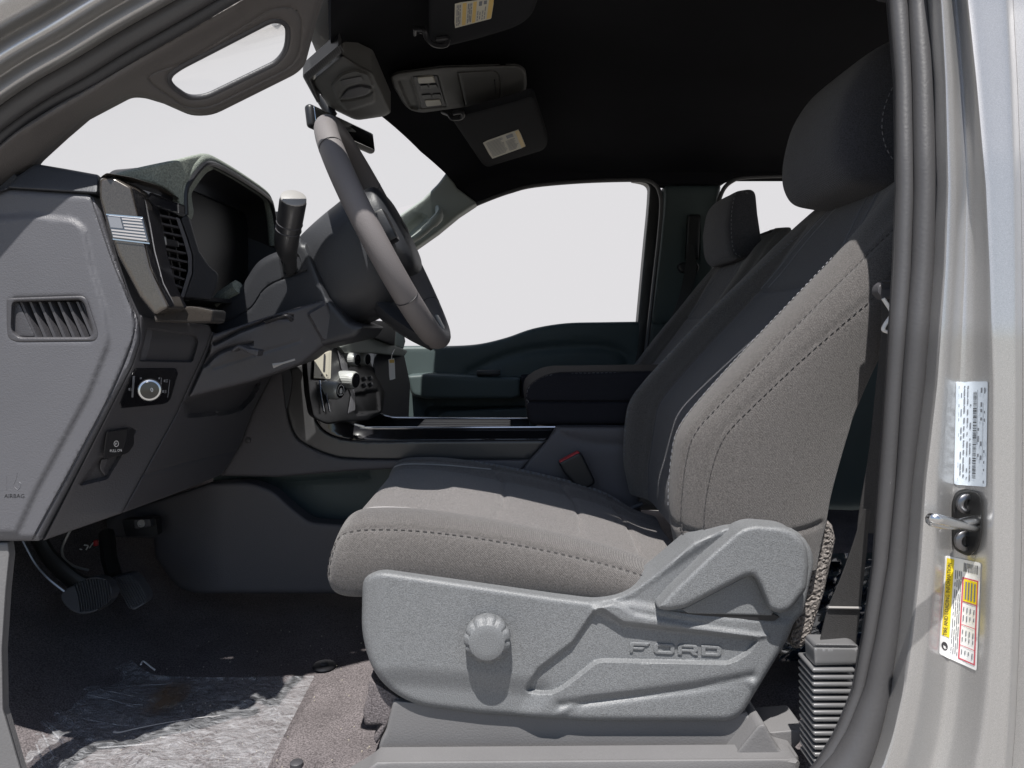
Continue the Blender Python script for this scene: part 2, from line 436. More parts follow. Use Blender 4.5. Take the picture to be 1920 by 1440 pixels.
def thing(name, label, cat, base, group=None):
    o = bpy.data.objects.new(name, None); o.empty_display_size = .05; COL.objects.link(o); o.location = base
    BASE[o.name] = tuple(base); return tag(o, label, cat, group)
def part(name, vf, m, parent, label=None, kind=None, smooth=True, midx=None):
    b = BASE[parent.name]; o = mk(name, vf, m, b, smooth, midx); o.parent = parent; BASE[o.name] = b
    if label: o['label'] = label
    if kind: o['kind'] = kind
    return o
def solo(name, vf, m, label, cat, base=None, group=None, kind=None, smooth=True):
    V = np.asarray(vf[0], float)
    if base is None: base = (float(V[:, 0].mean()), float(V[:, 1].mean()), float(V[:, 2].min()))
    o = mk(name, vf, m, base, smooth); o.location = base; BASE[o.name] = tuple(base)
    return tag(o, label, cat, group, kind)
def struct(name, vf, m, kind='structure', smooth=True):
    o = mk(name, vf, m, (0, 0, 0), smooth); BASE[o.name] = (0, 0, 0); o['kind'] = kind; return o
_tx = {}
def text2d(s):
    """outline-filled glyph mesh of s, 1 unit high, origin lower left"""
    if s not in _tx:
        c = bpy.data.curves.new('t', 'FONT'); c.body = s; c.size = 1.0; c.resolution_u = 2; c.fill_mode = 'FRONT'
        o = bpy.data.objects.new('t', c); COL.objects.link(o); dg = bpy.context.evaluated_depsgraph_get()
        me = bpy.data.meshes.new_from_object(o.evaluated_get(dg)); V = np.array([v.co[:2] for v in me.vertices]).reshape(-1, 2); Fc = [tuple(p.vertices) for p in me.polygons]
        bpy.data.objects.remove(o); bpy.data.curves.remove(c); bpy.data.meshes.remove(me); _tx[s] = (V, Fc)
    return _tx[s]
def text_on(s, org, size, ang, mapf, h=-.0006, stretch=1.0):
    V, Fc = text2d(s); a = math.radians(ang); ca, sa = math.cos(a), math.sin(a)
    x = V[:, 0] * size * stretch; y = -V[:, 1] * size
    return mapf(org[0] + x * ca - y * sa, org[1] + x * sa + y * ca, np.full(len(V), h)), Fc
def quads_on(qs, mapf, h=-.0006, sub=1):                      # flat print: list of 4-corner px quads laid on a mapped surface
    V = []; Fc = []; k = 0
    qq = []
    for q in qs:
        n = 1 if len(q) != 4 else int(min(24, max(1, round(max(np.linalg.norm(np.array(q[1]) - q[0]), np.linalg.norm(np.array(q[2]) - q[1])) / 7))))
        if n == 1: qq.append(q); continue
        lu = np.linalg.norm(np.array(q[1]) - q[0]) > np.linalg.norm(np.array(q[2]) - q[1])
        m = int(min(8, max(1, round(min(np.linalg.norm(np.array(q[1]) - q[0]), np.linalg.norm(np.array(q[2]) - q[1])) / 7))))
        a, b = (n, m) if lu else (m, n)
        qq += [subq(q, i / a, j / b, (i + 1) / a, (j + 1) / b) for i in range(a) for j in range(b)]
    for q in qq:
        q = np.array(q, float); V.append(mapf(q[:, 0], q[:, 1], np.full(len(q), h))); Fc.append(tuple(range(k, k + len(q)))); k += len(q)
    return np.vstack(V), Fc
def bil(q, s, t):                                             # point in a quad (tl,tr,br,bl)
    a, b, c, d = [np.array(p, float) for p in q]; return (1 - t) * ((1 - s) * a + s * b) + t * ((1 - s) * d + s * c)
def subq(q, s0, t0, s1, t1): return [bil(q, s0, t0), bil(q, s1, t0), bil(q, s1, t1), bil(q, s0, t1)]
# ================================================================== SETTING
# pale overcast backdrop the windows look out on (front, far side, rear), lot underneath
def sky_band():
    V = []; Fc = []; az = np.radians(np.linspace(-100, 112, 60)); el = np.radians([-8, 0, 6, 14, 24, 36, 50])
    for e in el:
        for a in az: V.append((40 * math.sin(a), 40 * math.cos(a) + 2, 40 * math.tan(e)))
    n = len(az)
    for i in range(len(el) - 1):
        for k in range(n - 1): Fc.append((i * n + k, i * n + k + 1, (i + 1) * n + k + 1, (i + 1) * n + k))
    return np.array(V), Fc
struct('sky', sky_band(), M['sky'])
struct('ground', (np.array([(-60, -60, -1.35), (60, -60, -1.35), (60, 60, -1.35), (-60, 60, -1.35)]), [(0, 1, 2, 3)]), M['asphalt'])

# ================================================================== BODY SIDE (door opening)
PY = np.array([-260, -120, 0, 150, 350, 500, 720, 905, 1060, 1200, 1300, 1380, 1440, 1520, 1600])
def gi(vals): return lambda v: np.interp(v, PY, vals)
s1l = gi([1590, 1640, 1665, 1678, 1681, 1676, 1662, 1649, 1638, 1618, 1600, 1567, 1530, 1460, 1360])
s12 = gi([1640, 1684, 1704, 1712, 1716, 1711, 1694, 1682, 1667, 1644, 1623, 1592, 1558, 1490, 1400])
c0  = gi([1690, 1722, 1738, 1750, 1755, 1750, 1733, 1711, 1698, 1682, 1667, 1647, 1624, 1565, 1490])
c1  = gi([1722, 1750, 1764, 1772, 1777, 1772, 1756, 1734, 1724, 1709, 1694, 1676, 1656, 1610, 1550])
c2  = gi([1750, 1780, 1792, 1803, 1812, 1808, 1798, 1790, 1786, 1778, 1768, 1756, 1742, 1716, 1680])
c3  = gi([1770, 1800, 1814, 1830, 1848, 1855, 1862, 1862, 1862, 1858, 1851, 1842, 1832, 1814, 1790])
c4  = gi([1860, 1878, 1888, 1896, 1903, 1905, 1906, 1905, 1903, 1899, 1895, 1891, 1886, 1878, 1866])
TUM = lambda v: np.interp(v, [-260, 0, 300, 620, 1000, 1600], [.075, .055, .022, .0, .0, .0])     # the side leans inwards above the belt line
PILK = [(0, .815), (.25, .800), (1, .764), (1.5, .768), (2, .788), (2.4, .778), (3, .744), (3.3, .744), (4, .742), (4.35, .752), (4.7, .80)]
def pil_t(u, v):
    g = np.stack([c0(v), c1(v), c2(v), c3(v), c4(v), c4(v) + 22], 0); t = np.zeros_like(u)
    for k in range(5):
        m = (u >= g[k]) & ((u < g[k + 1]) | (k == 4)); t = np.where(m, k + (u - g[k]) / (g[k + 1] - g[k]), t)
    return t
_tt = np.linspace(-.3, 5, 1061); _yy = np.interp(_tt, [p[0] for p in PILK], [p[1] for p in PILK]); _kk = np.exp(-(np.arange(-40, 41) / 22.) ** 2); _kk /= _kk.sum()
_yy = np.convolve(np.pad(_yy, 40, mode='edge'), _kk, 'valid')
def pilY(u, v):
    u = np.asarray(u, float); v = np.asarray(v, float) + 0 * u
    return np.interp(pil_t(u, v), _tt, _yy) + TUM(v)
def pillar_mesh():
    ts = np.r_[np.linspace(0, .4, 5), np.linspace(.5, 4, 40), np.linspace(4.08, 4.9, 8)]; vs = np.linspace(-260, 1600, 90)
    x = np.array([p[0] for p in PILK]); y = np.array([p[1] for p in PILK])
    yy = np.interp(ts, _tt, _yy)
    V = []; Fc = []
    for v in vs:
        g = [c0(v) - 5, c1(v), c2(v), c3(v), c4(v), c4(v) + 22]
        for t, Y in zip(ts, yy):
            k = min(int(t), 4); u = g[k] + (g[k + 1] - g[k]) * (t - k); V.append(W(u, v, Y + TUM(v))[:])
    n = len(ts)
    for i in range(len(vs) - 1):
        for k in range(n - 1): Fc.append((i * n + k, i * n + k + 1, (i + 1) * n + k + 1, (i + 1) * n + k))
    return np.array(V), Fc
body = thing('door_opening_frame', 'silver painted door opening frame around the front cabin with grey rubber seals', 'door frame', (0.5, .80, -.6))
part('pillar_panel', pillar_mesh(), M['paint'], body)
vs = np.linspace(-255, 1600, 80)
part('door_seal', tube([W((s12(v) + c0(v)) / 2, v, .812 + TUM(v)) for v in vs], [(c0(v) - s12(v)) / 2 / F * .812 * 1.05 for v in vs], 12, flat=(1, 1), up=(0, 1, 0)), M['rubber'], body)
part('edge_trim', tube([W((s1l(v) + s12(v)) / 2, v, .826 + TUM(v)) for v in vs], [(s12(v) - s1l(v)) / 2 / F * .826 * .97 for v in vs], 12), M['rubber'], body)
# rubber backing so that no light leaks between the strips
part('seal_backing', ribbon([W(s1l(v) + 6, v, .84 + TUM(v)) for v in vs], [W(c0(v) + 4, v, .83 + TUM(v)) for v in vs], (0, .012, 0)), M['rubber_dk'], body)
# rear door edge past the pillar
part('rear_door_edge', ribbon([W(c4(v) + 12, v, .775 + TUM(v)) for v in vs], [W(c4(v) + 420, v, .66 + TUM(v)) for v in vs], (0, .05, 0)), M['paint'], body)

# front post of the opening: paint ridges, rubber seal, dark gap
LA = np.array([(-330, 640), (-210, 470), (-100, 345), (0, 262), (80, 205), (167, 155), (250, 104), (333, 57), (417, 8), (490, -38), (550, -100)], float)
LA = crv(LA, 5); tA = np.gradient(LA, axis=0); tA /= np.linalg.norm(tA, axis=1)[:, None]; nA = np.stack([tA[:, 1], -tA[:, 0]], -1)
tumA = lambda py: np.interp(py, [-110, 60, 300, 640], [.035, .02, 0, 0])
def arow(o, Y): return [W(p[0] + n[0] * o, p[1] + n[1] * o, Y + tumA(p[1])) for p, n in zip(LA, nA)]
prof = [(20, .842), (36, .832), (52, .812), (60, .798), (72, .790), (84, .796), (94, .806), (103, .800), (114, .783), (128, .776), (142, .782), (150, .794), (158, .790), (172, .772), (195, .762), (222, .757), (240, .768), (248, .776), (256, .760), (290, .748), (340, .742), (420, .745)]
pr = crv(prof, 3)
rows = [arow(o, Y) for o, Y in pr]; n = len(rows[0])
part('front_post_panel', (np.array([p[:] for r in rows for p in r]), [(i * n + k, i * n + k + 1, (i + 1) * n + k + 1, (i + 1) * n + k) for i in range(len(rows) - 1) for k in range(n - 1)]), M['paint'], body)
part('door_seal', tube(arow(33, .822), 18 / F * .82, 12), M['rubber'], body)
part('inner_seal', tube(arow(4, .836), 14 / F * .82, 10), M['rubber_dk'], body)
# roof rail joining the two posts out of view above the frame, its arch shaped to pass sun onto the wheel rim, and the sill below
a_end = W(640, -110, .873); b_end = W(1660, -250, .895)
rail = crv([W(490, -38, .868), (-.255, .868, .485), (-.17, .878, .535), (-.07, .888, .525), (.03, .895, .478), (.15, .900, .452), (.32, .902, .45), (.42, .90, .44), (.468, .893, .425), b_end, W(1690, -120, .88)], 8)
part('roof_rail', tube(rail, .020, 12), M['paint'], body)
part('roof_rail_seal', tube(rail + np.array([0, .022, -.004]), .012, 10), M['rubber'], body)
# sill and scuff plate under the seat
sill_o = rp([(640, 1470), (690, 1440, 6), (706, 1427), (1490, 1421), (1500, 1428, 4), (1492, 1470), (1440, 1560), (640, 1560)])
part('scuff_plate', relief(sill_o, mY(.90), wall=(0, .03, 0), r=7, er=.006, step=14), M['track'], body)
part('sill_panel', box((-.1, .80, -.76), (2.2, .14, .2), bev=.02), M['paint'], body)
# small grey return of the hinge post, lower left
part('hinge_post_trim', relief(rp([(-60, 1016), (17, 1016, 3), (20, 1040), (13, 1110), (6, 1220), (8, 1330), (40, 1440), (60, 1500), (-60, 1500)]), mY(.865), wall=(0, .008, 0), r=6, er=.005, step=8), M['track'], body)
# door latch striker
stq = rp([(1793, 925, 10), (1812, 918, 8), (1832, 922, 6), (1842, 935, 8), (1842, 1000, 8), (1835, 1030, 8), (1818, 1044, 8), (1795, 1035, 10), (1787, 1015, 8), (1786, 945, 8)])
stY = lambda u, v: pilY(u, v) - .006
sp = part('striker_plate', relief(stq, mY(stY), wall=(0, .008, 0), r=4, er=.003, step=5), M['iron'], body)
for bx, by in ((1810, 944), (1806, 1013)):
    part('bolt', lathe([(0, .0105), (.003, .0105), (.0048, .0085), (.005, .0055), (.002, .005), (.0015, 0.0003)], W(bx, by, float(stY(np.array([bx]), np.array([by]))[0]) - .0), (0.1, -1, 0), 24), M['chrome_dk'], sp)
p0 = W(1826, 980, .757)
part('striker_loop', tube(crv([W(1828, 990, .762), W(1812, 986, .742), W(1785, 980, .715), W(1758, 973, .700), W(1746, 972, .702), W(1750, 979, .708), W(1785, 984, .722), W(1815, 978, .745), W(1830, 975, .762)], 6), .0048, 10), M['chrome'], sp)

# stickers on the pillar
mp = mY(lambda u, v: pilY(u, v) - .0012)
def sticker(q, m, name, label):
    return solo(name, relief(rp([tuple(p) for p in q], 3), mY(lambda u, v: pilY(u, v) - .0011), wall=(0, .0008, 0), step=7), m, label, 'sticker')
qa = [(1793, 716), (1852, 715), (1849, 913), (1789, 908)]
st = sticker(qa, M['sticker'], 'certification_sticker', 'pale blue sticker with rows of tiny print and a bar code, above the door striker')
pq = []
r2 = random.Random(3)
for col, (s, w) in enumerate([(.07, .05), (.16, .05), (.25, .06), (.36, .05), (.45, .05)]):
    t = .04
    while t < .95:
        ln = r2.uniform(.015, .07)
        if r2.random() < .8: pq.append(subq(qa, s, t, s + w * r2.uniform(.6, .9), min(t + ln, .97)))
        t += ln + r2.choice([.012, .015, .03, .05])
t = .10
bars = []
while t < .93:
    ln = r2.choice([.004, .006, .010, .003]); bars.append(subq(qa, .55, t, .66, t + ln)); t += ln + r2.choice([.004, .006, .009])
for s, w in ((.70, .05), (.78, .06), (.89, .04)):
    t = .06
    while t < .95:
        ln = r2.uniform(.02, .06)
        if r2.random() < .6: pq.append(subq(qa, s, t, s + w * .8, min(t + ln, .97)))
        t += ln + r2.choice([.02, .05, .09])
part('fine_print', quads_on(pq, mp, -.0005), M['inkgrey'], st)
part('bar_code', quads_on(bars, mp, -.0005), M['ink'], st)
part('rule_line', quads_on([subq(qa, .675, .08, .685, .6), subq(qa, .86, .2, .868, .75)], mp, -.0005), M['inkgrey'], st)
qb = [(1774, 1042), (1839, 1056), (1831, 1258), (1761, 1226)]
st = sticker(qb, M['stickerw'], 'tire_loading_sticker', 'white and yellow tire and loading information sticker below the door striker')
part('yellow_band', quads_on([subq(qb, .03, .02, .24, .80)], mp, -.0004), M['yellow'], st)
part('heading', text_on('TIRE AND LOADING INFORMATION', (1775.5, 1192), 10.5, -86.3, mp, -.0009, .80), M['ink'], st)
part('tyre_icon', join(quads_on([[bil(qb, .13 + .085 * math.cos(a), .90 + .042 * math.sin(a)) for a in np.linspace(0, 2 * math.pi, 24, endpoint=False)]], mp, -.0004)), M['ink'], st)
part('tyre_hub', quads_on([[bil(qb, .14 + .045 * math.cos(a), .905 + .022 * math.sin(a)) for a in np.linspace(0, 2 * math.pi, 16, endpoint=False)]], mp, -.0007), M['stickerw'], st)
fr = []
def frame(s0, t0, s1, t1, w=.012, ww=.035): return [subq(qb, s0, t0, s1, t0 + w), subq(qb, s0, t1 - w, s1, t1), subq(qb, s0, t0, s0 + ww, t1), subq(qb, s1 - ww, t0, s1, t1)]
part('red_table_frame', quads_on(frame(.50, .17, .95, .96) + [subq(qb, .50, tt, .95, tt + .006) for tt in (.40, .62, .82)], mp, -.0004), M['red'], st)
part('warning_block', quads_on([subq(qb, .55, .185, .92, .395)], mp, -.0005), M['yellow'], st)
part('warning_text', quads_on([subq(qb, s, .205, s + .045, .375) for s in (.59, .67, .75, .84)], mp, -.0008), M['inkgrey'], st)
bars = []; s = .52
t = .03
while s < .9:
    w = r2.choice([.012, .02, .008]); bars.append(subq(qb, s, .03, s + w, .115)); s += w + r2.choice([.012, .02])
part('bar_code', quads_on(bars, mp, -.0004), M['ink'], st)
pq = []
for s in (.29, .345, .40, .45):
    t = .12
    while t < .93:
        ln = r2.uniform(.03, .12); pq.append(subq(qb, s, t, s + .022, min(t + ln, .94))); t += ln + r2.choice([.012, .03])
for s in (.57, .66, .75, .85):
    for t in (.45, .53, .67, .74, .86): pq.append(subq(qb, s, t, s + .025, t + r2.uniform(.03, .06)))
part('fine_print', quads_on(pq, mp, -.0005), M['inkgrey'], st)

# ================================================================== DRIVER'S SEAT
YN = .955
def cush_sections():
    S = []
    st = [(-.238, -.318, -.318, .028), (-.2365, -.292, -.330, .010), (-.229, -.262, -.338, .003), (-.212, -.2455, -.342, 0), (-.175, -.2415, -.343, 0), (-.12, -.2435, -.343, 0), (-.05, -.2525, -.345, 0),
          (.02, -.2655, -.348, 0), (.08, -.279, -.352, 0), (.135, -.293, -.358, 0), (.185, -.312, -.365, .004), (.23, -.338, -.372, .012), (.27, -.35, -.38, .02)]
    for i, (X, zc, zb, ins) in enumerate(st):
        n0 = YN + ins; f0 = 1.475 - ins; th = zc - zb
        dip = (.010 + .016 * np.clip((X + .2) / .4, 0, 1)) * min(1, th / .09)
        xb = .010 * np.clip(1 - i / 4, 0, 1)
        pts = [(n0 + .03, zb - .004), (n0 + .008, zb + .0), (n0 - .004, zb + th * .22), (n0 - .008, zb + th * .48), (n0 - .002, zb + th * .72), (n0 + .010, zc - th * .13), (n0 + .030, zc - th * .035), (n0 + .052, zc), (n0 + .078, zc - dip * .25), (n0 + .105, zc - dip * .95),
               (n0 + .13, zc - dip), (1.215, zc - dip * .92), (f0 - .13, zc - dip), (f0 - .105, zc - dip * .95), (f0 - .078, zc - dip * .25), (f0 - .052, zc), (f0 - .028, zc - .006), (f0 - .008, zc - .03), (f0, zb + .02), (f0 - .01, zb)]
        S.append([(X + xb * math.cos((y - 1.215) * 6), y, z) for y, z in pts])
    return S
driver = thing('car_seat', 'grey fabric driver seat with sunlit side bolster and lettered plastic side panel', 'car seat', (.05, 1.2, -.54))
cl = Loft(cush_sections())
g_side = cl.curve([(1.35, 2.6), (1.6, 3.8), (2.2, 4.75), (3.4, 5.0), (5, 5.0), (7, 4.95), (9, 4.8), (10.6, 4.6)], 14)
g_in1 = cl.curve([(2.2, 8.7), (4, 9.0), (7, 9.0), (10.8, 9.0)], 10)
g_in2 = cl.curve([(2.2, 14.3), (4, 14), (7, 14), (10.8, 14)], 10)
def xs(u, du=0): return cl.curve([(u + .0, 8.6), (u + .12, 9.6), (u + .35, 11.5), (u + .12, 13.4), (u, 14.4)], 10)
g_x1, g_x2, g_x3 = xs(6.2), xs(8.2), xs(9.9)
V, Fc = cl.mesh(150, 150, [(g_side, .004, .0028), (g_in1, .006, .002), (g_in2, .006, .002), (g_x1, .004, .0045), (g_x2, .004, .0045), (g_x3, .004, .004)], sgn=1)
uu = cl.uvc; midx = []
for i in range(149):
    for k in range(149):
        v = uu[1][k]; midx.append(1 if (8.9 < v < 14.1 or uu[0][i] < 1.0 and v > 7) else 0)
# orientation of the loft normals decides the sign of grooves; test once
nn = cl.nrm(np.array([6.]), np.array([11.]))[0]; SG = 1 if nn[2] > 0 else -1
V, Fc = cl.mesh(150, 150, [(g_side, .004, .0028), (g_in1, .006, .002), (g_in2, .006, .002), (g_x1, .004, .0045), (g_x2, .004, .0045), (g_x3, .004, .004)], sgn=SG)
cushion = part('seat_cushion', (V, Fc), [M['twill'], M['knit']], driver, midx=midx)
def off(l, uv, n, o, sg): return l.curve(uv, n, o, sg)
part('side_stitching', stitches(off(cl, [(1.35, 2.6), (1.6, 3.72), (2.2, 4.62), (3.4, 4.86), (5, 4.86), (7, 4.8), (9, 4.65), (10.6, 4.45)], 14, .0005, SG), .005, .0045, .0009), M['thread'], cushion, kind='stuff')
for dv in (14.55, 14.8):
    part('far_stitching', stitches(off(cl, [(5.6, dv + .5), (6, dv + .1), (7, dv), (9, dv - .1), (10.4, dv - .1)], 10, .0008, SG), .0055, .0045, .0009), M['thread_lt'], cushion, kind='stuff')
part('piping', tube(off(cl, [(2.6, 9.25), (3.2, 9.4), (4.4, 9.45), (5.5, 9.3), (6.15, 9.1)], 12, .0006, SG), .0011, 6), M['piping'], cushion)
part('piping', tube(off(cl, [(2.6, 13.75), (3.2, 13.6), (4.4, 13.55), (5.5, 13.7), (6.15, 13.9)], 12, .0006, SG), .0011, 6), M['piping'], cushion)

# backrest
ZF = np.array([-.31, -.28, -.25, -.216, -.17, -.136, -.1, -.029, .04, .1, .16, .205, .235, .262, .275])
XF = np.array([.225, .218, .213, .213, .217, .225, .250, .314, .380, .440, .496, .540, .572, .612, .640])
XR = np.array([.40, .405, .412, .418, .43, .44, .452, .485, .525, .565, .610, .645, .664, .676, .672])
def back_sections():
    S = []
    for z, xf, xr in zip(ZF, XF, XR):
        ins = float(np.interp(z, [-.31, .06, .16, .21, .245, .275], [0, 0, .022, .045, .075, .12])); d = min(.045, (xr - xf) * .35)
        bolst = float(np.interp(z, [-.31, -.2, .06, .16, .25], [.6, 1, 1, .5, .0])); dp = d * bolst
        n0, f0 = YN + ins, 1.478 - ins; L = xr - xf
        near = [(xr, n0 + .035), (xr - .014, n0 + .008), (xr - L * .30, n0 - .006), (xf + L * .45, n0 - .008), (xf + L * .22, n0 + .002), (xf + .016, n0 + .018), (xf + .003, n0 + .036), (xf, n0 + .056), (xf + .006, n0 + .078), (xf + dp * .7 + .002, n0 + .102), (xf + dp, n0 + .135)]
        far = [(x, 2 * 1.2165 - y) for x, y in near[::-1]]
        S.append([(x, y, z) for x, y in near + [(xf + dp * 1.02, 1.2165)] + far + [(xr + .01, 1.30), (xr + .01, 1.13)]])
    # close the top
    S.append([(.648 + (x - .648) * .35, 1.2165 + (y - 1.2165) * .6, .283) for x, y, z in S[-1]])
    return S
bl = Loft(back_sections(), closed=True)
nn = bl.nrm(np.array([6.]), np.array([11.]))[0]; SB = 1 if nn[0] < 0 else -1
b_s1 = [(1.3, 5.55), (3, 5.5), (5, 5.3), (6, 5.1), (8, 4.75), (9, 4.4), (10, 3.6), (10.5, 2.8)]
b_s2 = [(1.3, 4.45), (3, 4.4), (5, 4.15), (6, 3.9), (7, 3.45), (8, 2.8), (9, 1.8), (9.4, 1.1)]
b_cr = [(2.4, 7.2), (4, 7.2), (6, 7.25), (8, 7.4), (9, 7.7), (10.2, 8.6)]
b_bt = [(2.05, 1.0), (1.75, 2.0), (1.6, 4), (1.7, 5.6), (1.85, 6.6), (2.3, 7.6), (2.6, 8.8)]
b_in = [(1, 9.6), (4, 9.55), (7, 9.5), (9, 9.2), (10, 8.9), (10.5, 8.6)]
b_in2 = [(u, 22 - v) for u, v in b_in]
b_tp = [(8.55, 9.3), (8.5, 10.2), (8.5, 11), (8.5, 11.8), (8.55, 12.7)]
C1, C2, CC, CB, CI, CI2, CT = [bl.curve(q, 10) for q in (b_s1, b_s2, b_cr, b_bt, b_in, b_in2, b_tp)]
V, Fc = bl.mesh(190, 170, [(C1, .0035, .003), (C2, .0035, .003), (CC, .004, .0016), (CB, .004, .004), (CI, .007, .003), (CI2, .007, .003), (CT, .005, .004)], sgn=SB, caps=True)
uu = bl.uvc; midx = []
for i in range(189):
    for k in range(170):
        v = uu[1][k]; u = uu[0][i]; midx.append(1 if 9.5 < v < 12.5 else 0)
midx += [0, 0]
back = part('backrest', (V, Fc), [M['twill'], M['knit_shade']], driver, midx=midx)
for q, o in ((b_s1, .30), (b_s2, .30)):
    part('side_stitching', stitches(bl.curve([(u + .10, v - .17) for u, v in q], 12, .0006, SB), .005, .0045, .0008), M['thread'], back, kind='stuff')
part('crest_stitching', stitches(bl.curve(b_cr, 12, .0006, SB), .0045, .0045, .0006), M['thread_lt'], back, kind='stuff')
for dv in (0, .22):
    part('far_stitching', stitches(bl.curve([(u, 22 - v - dv) for u, v in b_cr], 12, .0006, SB), .0045, .0045, .0006), M['thread_lt'], back, kind='stuff')
for v0 in (9.55, 10.05, 11.9, 12.4):
    part('piping', tube(bl.curve([(8.6, v0), (9.5, v0 + (.1 if v0 < 11 else -.1)), (10.6, v0 + (.25 if v0 < 11 else -.25)), (11.8, v0 + (.35 if v0 < 11 else -.35))], 10, .0004, SB), .0010, 6), M['thread_lt'], back)

# headrest
HP = np.array([.024, 0]) + np.array([(.505, .212), (.470, .222), (.453, .25), (.451, .285), (.458, .325), (.472, .366), (.503, .410), (.545, .436), (.592, .445), (.636, .428), (.658, .40), (.664, .36), (.656, .30), (.636, .245), (.60, .218), (.55, .208)])
def head_sections():
    c = np.array([.584, .315]); S = []
    for dy, k, kx in ((-.133, .0, .0), (-.134, .45, .40), (-.131, .76, .70), (-.122, .91, .87), (-.108, .975, .955), (-.08, 1, .99), (-.03, 1.005, 1.0), (.03, 1.005, 1.0), (.08, 1, .99), (.108, .975, .955), (.122, .91, .87), (.131, .76, .70), (.134, .45, .40), (.133, 0, 0)):
        S.append([(c[0] + (x - c[0]) * kx, 1.2165 + dy, c[1] + (z - c[1]) * k) for x, z in HP])
    return S
hl = Loft(head_sections(), closed=True)
nn = hl.nrm(np.array([6.5]), np.array([3.]))[0]; SH = 1 if nn[0] < 0 else -1
hq = [[(3.2, v) for v in np.arange(6.2, 15.6, 1.)], [(9.8, v) for v in np.arange(6.2, 15.6, 1.)]]
hs = []
for yy, cxx in ((-1, 3.55), (1, 9.45)):
    pts = []
    for x, z in ((.650, .424), (.592, .402), (.556, .37), (.536, .325), (.533, .285), (.545, .25), (.572, .224)): pts.append((x, z))
    hs.append((yy, np.array(pts)))
V, Fc = hl.mesh(80, 110)
# seam ring on each side, pressed into the surface
seams = []
for yy, pts in hs:
    C = crv(pts, 8); side = V[(V[:, 1] - 1.2165) * yy > 0]; out = []
    for x, z in C:
        d = (side[:, 0] - x) ** 2 + (side[:, 2] - z) ** 2; i = np.argsort(d)[:6]; out.append(side[i][np.argmax(side[i][:, 1] * yy)])
    out = np.array(out); 
    for _ in range(12): out[1:-1] = (out[:-2] + out[1:-1] + out[2:]) / 3
    out[:, 1] += yy * .0016; seams.append(out)
for out in seams:
    d = dseg(V, out, False) if False else np.min(np.linalg.norm(V[:, None] - out[None, ::2], axis=2), 1)
    V[:, 1] -= np.sign(V[:, 1] - 1.2165) * .0022 * np.exp(-(d / .006) ** 2)
headrest = part('headrest', (V, Fc), M['knit_shade'], driver)
for out in seams: part('side_stitching', stitches(out, .005, .0045, .0008), M['thread_lt'], headrest, kind='stuff')
for yy in (1.15, 1.283): part('headrest_post', tube([(.575, yy, .23), (.60, yy, .30)] if False else [(.605, yy, .31), (.62, yy, .20)], .006, 12), M['steel'], driver)

# fuzzy carpet panel on the back of the seat
def fz(V): return (np.sin(V[:, 0] * 1.7) * np.sin(V[:, 1] * 1.3) + rng.normal(0, .6, len(V))) * .0012
part('back_carpet', relief(rp([(1545, 968, 4), (1560, 985), (1566, 1010), (1556, 1060), (1545, 1110), (1527, 1165), (1519, 1195), (1500, 1216, 6), (1486, 1214, 6), (1478, 1200, 6), (1490, 1165), (1500, 1130), (1512, 1060), (1525, 1000)]), mY(.985), wall=(.0, .40, 0), r=5, er=.006, step=3.2, noise=fz), M['carpet_lt'], driver)

# plastic side shield
SY = .930
def shieldY(u, v): return SY + .010 * sstep((720 - u) / 45.) + .004 * sstep((u - 1380) / 110.)
sh_o = rp([(680, 1080, 22), (716, 1070, 16), (900, 1097), (1040, 1118), (1110, 1127, 20), (1172, 1116, 30), (1232, 1072, 14), (1300, 1014), (1372, 984, 24), (1490, 984, 40), (1530, 1040, 30), (1505, 1150), (1488, 1168, 12), (1478, 1196, 12), (1392, 1338, 16), (1368, 1352, 16), (1100, 1352), (900, 1338), (775, 1322, 40), (718, 1285, 40), (690, 1238, 30), (678, 1180, 20)])
ford = rp([(1168, 1168, 4), (1300, 1184), (1420, 1198, 5), (1404, 1222, 8), (1368, 1243, 14), (1230, 1240), (1120, 1238, 12), (1090, 1262, 16), (1040, 1300, 20), (985, 1296, 10), (1010, 1255), (1075, 1205), (1112, 1150, 12), (1128, 1142, 5)])
feats = [('poly', ford, .0085, 9), ('poly', rp([(1112, 1143), (1170, 1172), (1420, 1198), (1440, 1192), (1290, 1170), (1190, 1152), (1150, 1128)]), -.004, 12),
         ('line', np.array([(1050, 1322), (1180, 1305), (1300, 1288), (1410, 1268)], float), .0045, 8),
         ('poly', rp([(1040, 1350), (1100, 1310), (1240, 1297), (1400, 1277), (1420, 1300), (1380, 1380), (1040, 1380)], 8), .004, 16),
         ('poly', rp([(640, 1275), (760, 1268), (960, 1284), (1030, 1290), (1000, 1320), (960, 1380), (640, 1380)], 20), .0075, 46),
         ('poly', rp([(1105, 1130), (1175, 1120), (1235, 1078), (1375, 985), (1500, 985), (1530, 1050), (1490, 1165), (1300, 1150), (1180, 1130)], 12), .005, 20)]
shield = part('side_shield', relief(sh_o, mY(shieldY), wall=(0, .045, 0), r=11, er=.010, feats=feats, step=4.5), M['shield'], driver)
